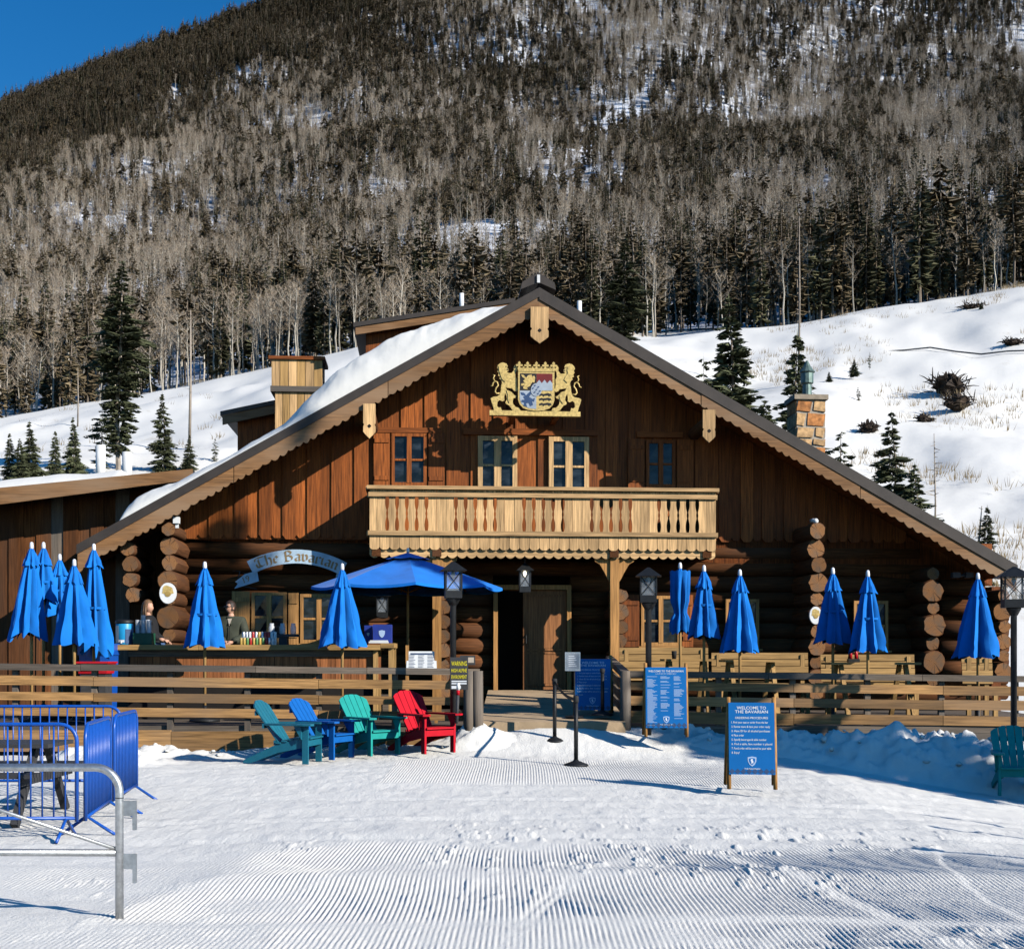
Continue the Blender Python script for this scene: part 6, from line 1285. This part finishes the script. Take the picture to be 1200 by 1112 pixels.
def table(px0, px1, ytop, Y, label, mt='bench', zf=.45, d=.75, benches=True):
    a, b = W(px0, ytop, Y), W(px1, ytop, Y); w = (b.x - a.x) / 2; t = thing('picnic_table', label, 'picnic table', ((a.x + b.x) / 2, Y, zf)); h = a.z - zf
    ax = mt if mt == 'picnic_grey' else mt + '_x'; az = mt if mt == 'picnic_grey' else mt + '_z'; ay = mt if mt == 'picnic_grey' else mt + '_y'
    for i in range(5): m = MB(); m.box(-w, w, -d/2 + d/5 * i, -d/2 + d/5 * (i + 1) - .012, h - .04, h); m.build('top_plank', ax, t)
    for x in (-w * .72, w * .72):
        for s in (-1, 1): m = MB(); m.bar((x, s * d * .95, 0), (x, s * d * .22, h - .041), .07, .09, (0, 1, 0)); m.build('leg', az, t)
        m = MB(); m.box(x + .036, x + .075, -d * .95, d * .95, h * .5, h * .5 + .09); m.build('bench_support', ay, t)
    if benches:
        for s in (-1, 1):
            for k in range(2): m = MB(); y = s * (d * .95) + (k - .5) * .15; m.box(-w, w, y - .07, y + .07, h * .5 + .091, h * .5 + .13); m.build('seat_plank', ax, t)
    return t
table(846, 912, 773, 23.0, 'picnic table under the shaded folded parasol'); table(776, 832, 772, 24.0, 'picnic table in front of the bench by the window'); table(968, 1072, 776, 22.9, 'picnic table below the two right parasols')
for px_, Y_, ztab, mt, lab in ((790, 24.0, W(790, 772, 24.0).z, 'rubber', 'black tumbler on the table by the window'), (1092 + 40, 22.6, W(1132, 784, 22.6).z, 'white_plastic', 'white cup on the rail side near the rightmost parasol')):
    if mt == 'rubber': m = MB(); m.lathe([(.04, 0), (.05, .14), (.046, .15)], (0, 0, 0), 12); tag(m.build('tumbler', mt, None, True, ((px_ - CX) * Y_ / F, Y_, ztab + .001)), lab, 'cup')
p = W(1000, 776, 22.8); t = thing('condiment_caddy', 'small red condiment caddy on the table below the two right parasols', 'caddy', (p.x, 22.8, p.z + .002)); m = MB(); m.box(-.1, .1, -.06, .06, 0, .06); m.tube([(-.09, 0, .06), (-.07, 0, .2), (.07, 0, .2), (.09, 0, .06)], .01, 6); m.build('rack', 'black_metal', t)
for x in (-.05, .05): m = MB(); m.lathe([(.03, 0), (.032, .1), (.012, .14), (.008, .17)], (x, 0, .061), 10); m.build('bottle', 'ice_red', t, True)

# ------------------------------------------------------------------ barriers on the left
def crowd_barrier(p0, p1, label, h=1.07, step=.105):
    p0 = Vector(p0); p1 = Vector(p1); d = p1 - p0; ln = d.length; t = thing('crowd_barrier', label, 'barrier', (p0.x, p0.y, gz(p0.x, p0.y)), math.atan2(d.y, d.x), 'blue crowd barriers'); r = .16
    arc = lambda cx_, cz, a0, a1: [(cx_ + r * cos(a0 + (a1 - a0) * i / 6), 0, cz + r * sin(a0 + (a1 - a0) * i / 6)) for i in range(7)]
    m = MB(); m.tube([(.02, 0, .16)] + arc(r + .02, h - r, pi, pi / 2) + arc(ln - r - .02, h - r, pi / 2, 0) + [(ln - .02, 0, .16)], .019, 10); m.build('frame', 'blue_paint', t, True)
    m = MB(); m.tube([(.02, 0, .19), (ln - .02, 0, .19)], .017, 8); m.build('bottom_rail', 'blue_paint', t, True); n_ = int((ln - .1) / step)
    for i in range(1, n_ + 1):
        x = .02 + (ln - .04) * i / (n_ + 1); e = min(x - .02, ln - .02 - x); zt2 = h - (r - math.sqrt(max(0, r*r - (r - e)**2)) if e < r else 0); m = MB(); m.tube([(x, 0, .19), (x, 0, zt2)], .0085, 6); m.build('bar', 'blue_paint', t, True)
    for x in (.12, ln - .12): m = MB(); m.tube([(x, -.28, .0), (x, -.2, .05), (x, 0, .19), (x, .2, .05), (x, .28, .0)], .016, 8); m.build('foot', 'blue_paint', t, True)
    return t
b1 = crowd_barrier((-6.35, 11.95), (-4.06, 12.0), 'blue crowd barrier facing the camera, nearest of the blue ones')
m = MB(); m.box(1.02, 1.2, -.012, -.004, .78, .88); m.build('name_plate', 'blue_paint', b1)
crowd_barrier((-4.03, 12.08), (-4.27, 13.62), 'blue crowd barrier seen edge on, nearer of the two', step=.085); crowd_barrier((-4.27, 13.72), (-4.44, 15.15), 'blue crowd barrier seen edge on, farther of the two', step=.085); crowd_barrier((-7.1, 15.15), (-4.62, 15.2), 'blue crowd barrier behind the grey picnic table')
pt = table(-95, 72, 869, 13.6, 'grey picnic table penned in by the blue barriers', 'picnic_grey', gz(-5, 13.6), .78)
SY = 8.3; t = thing('steel_barrier', 'galvanised steel tube barrier in the left foreground', 'barrier', (W(140, 0, SY).x, SY, gz(W(140, 0, SY).x, SY))); g0 = t.location.z; k = SY / F
Zs = lambda y: CZ - (y - HY) * k - g0; Xs = lambda x: (x - 140) * k; r = .16; xt = 0.0; zt_ = Zs(899)
m = MB(); m.tube([(-3.2, 0, zt_), (-r - .0, 0, zt_)] + [(-r + r * sin(a), 0, zt_ - r + r * cos(a)) for a in [i * pi / 16 for i in range(1, 9)]] + [(0, 0, -.08)], .0265, 14); m.build('frame', 'steel', t, True)
m = MB(); m.tube([(-3.2, 0, Zs(997)), (-.02, 0, Zs(999))], .024, 12); m.build('mid_rail', 'steel', t, True); m = MB(); m.tube([(-.03, 0, Zs(994)), (-1.95, 0, Zs(878))], .012, 10); m.build('brace', 'steel', t, True)
m = MB(); m.tube([(-3.2, 0, zt_), (-3.2, 0, -.08)], .0265, 12); m.build('end_post', 'steel', t, True)
m = MB(); m.lathe([(.0275, Zs(935)), (.0275, Zs(934))], (0, 0, 0), 14); m.build('seam', 'black_metal', t)
for y in (947, 1009):
    m = MB(); z0 = Zs(y + 9); z1 = Zs(y - 9); m.box(.02, .085, -.004, .004, z0, z1); m.box(.086, .112, -.008, .008, z0 - .09, z1); m.build('hook', 'steel', t)
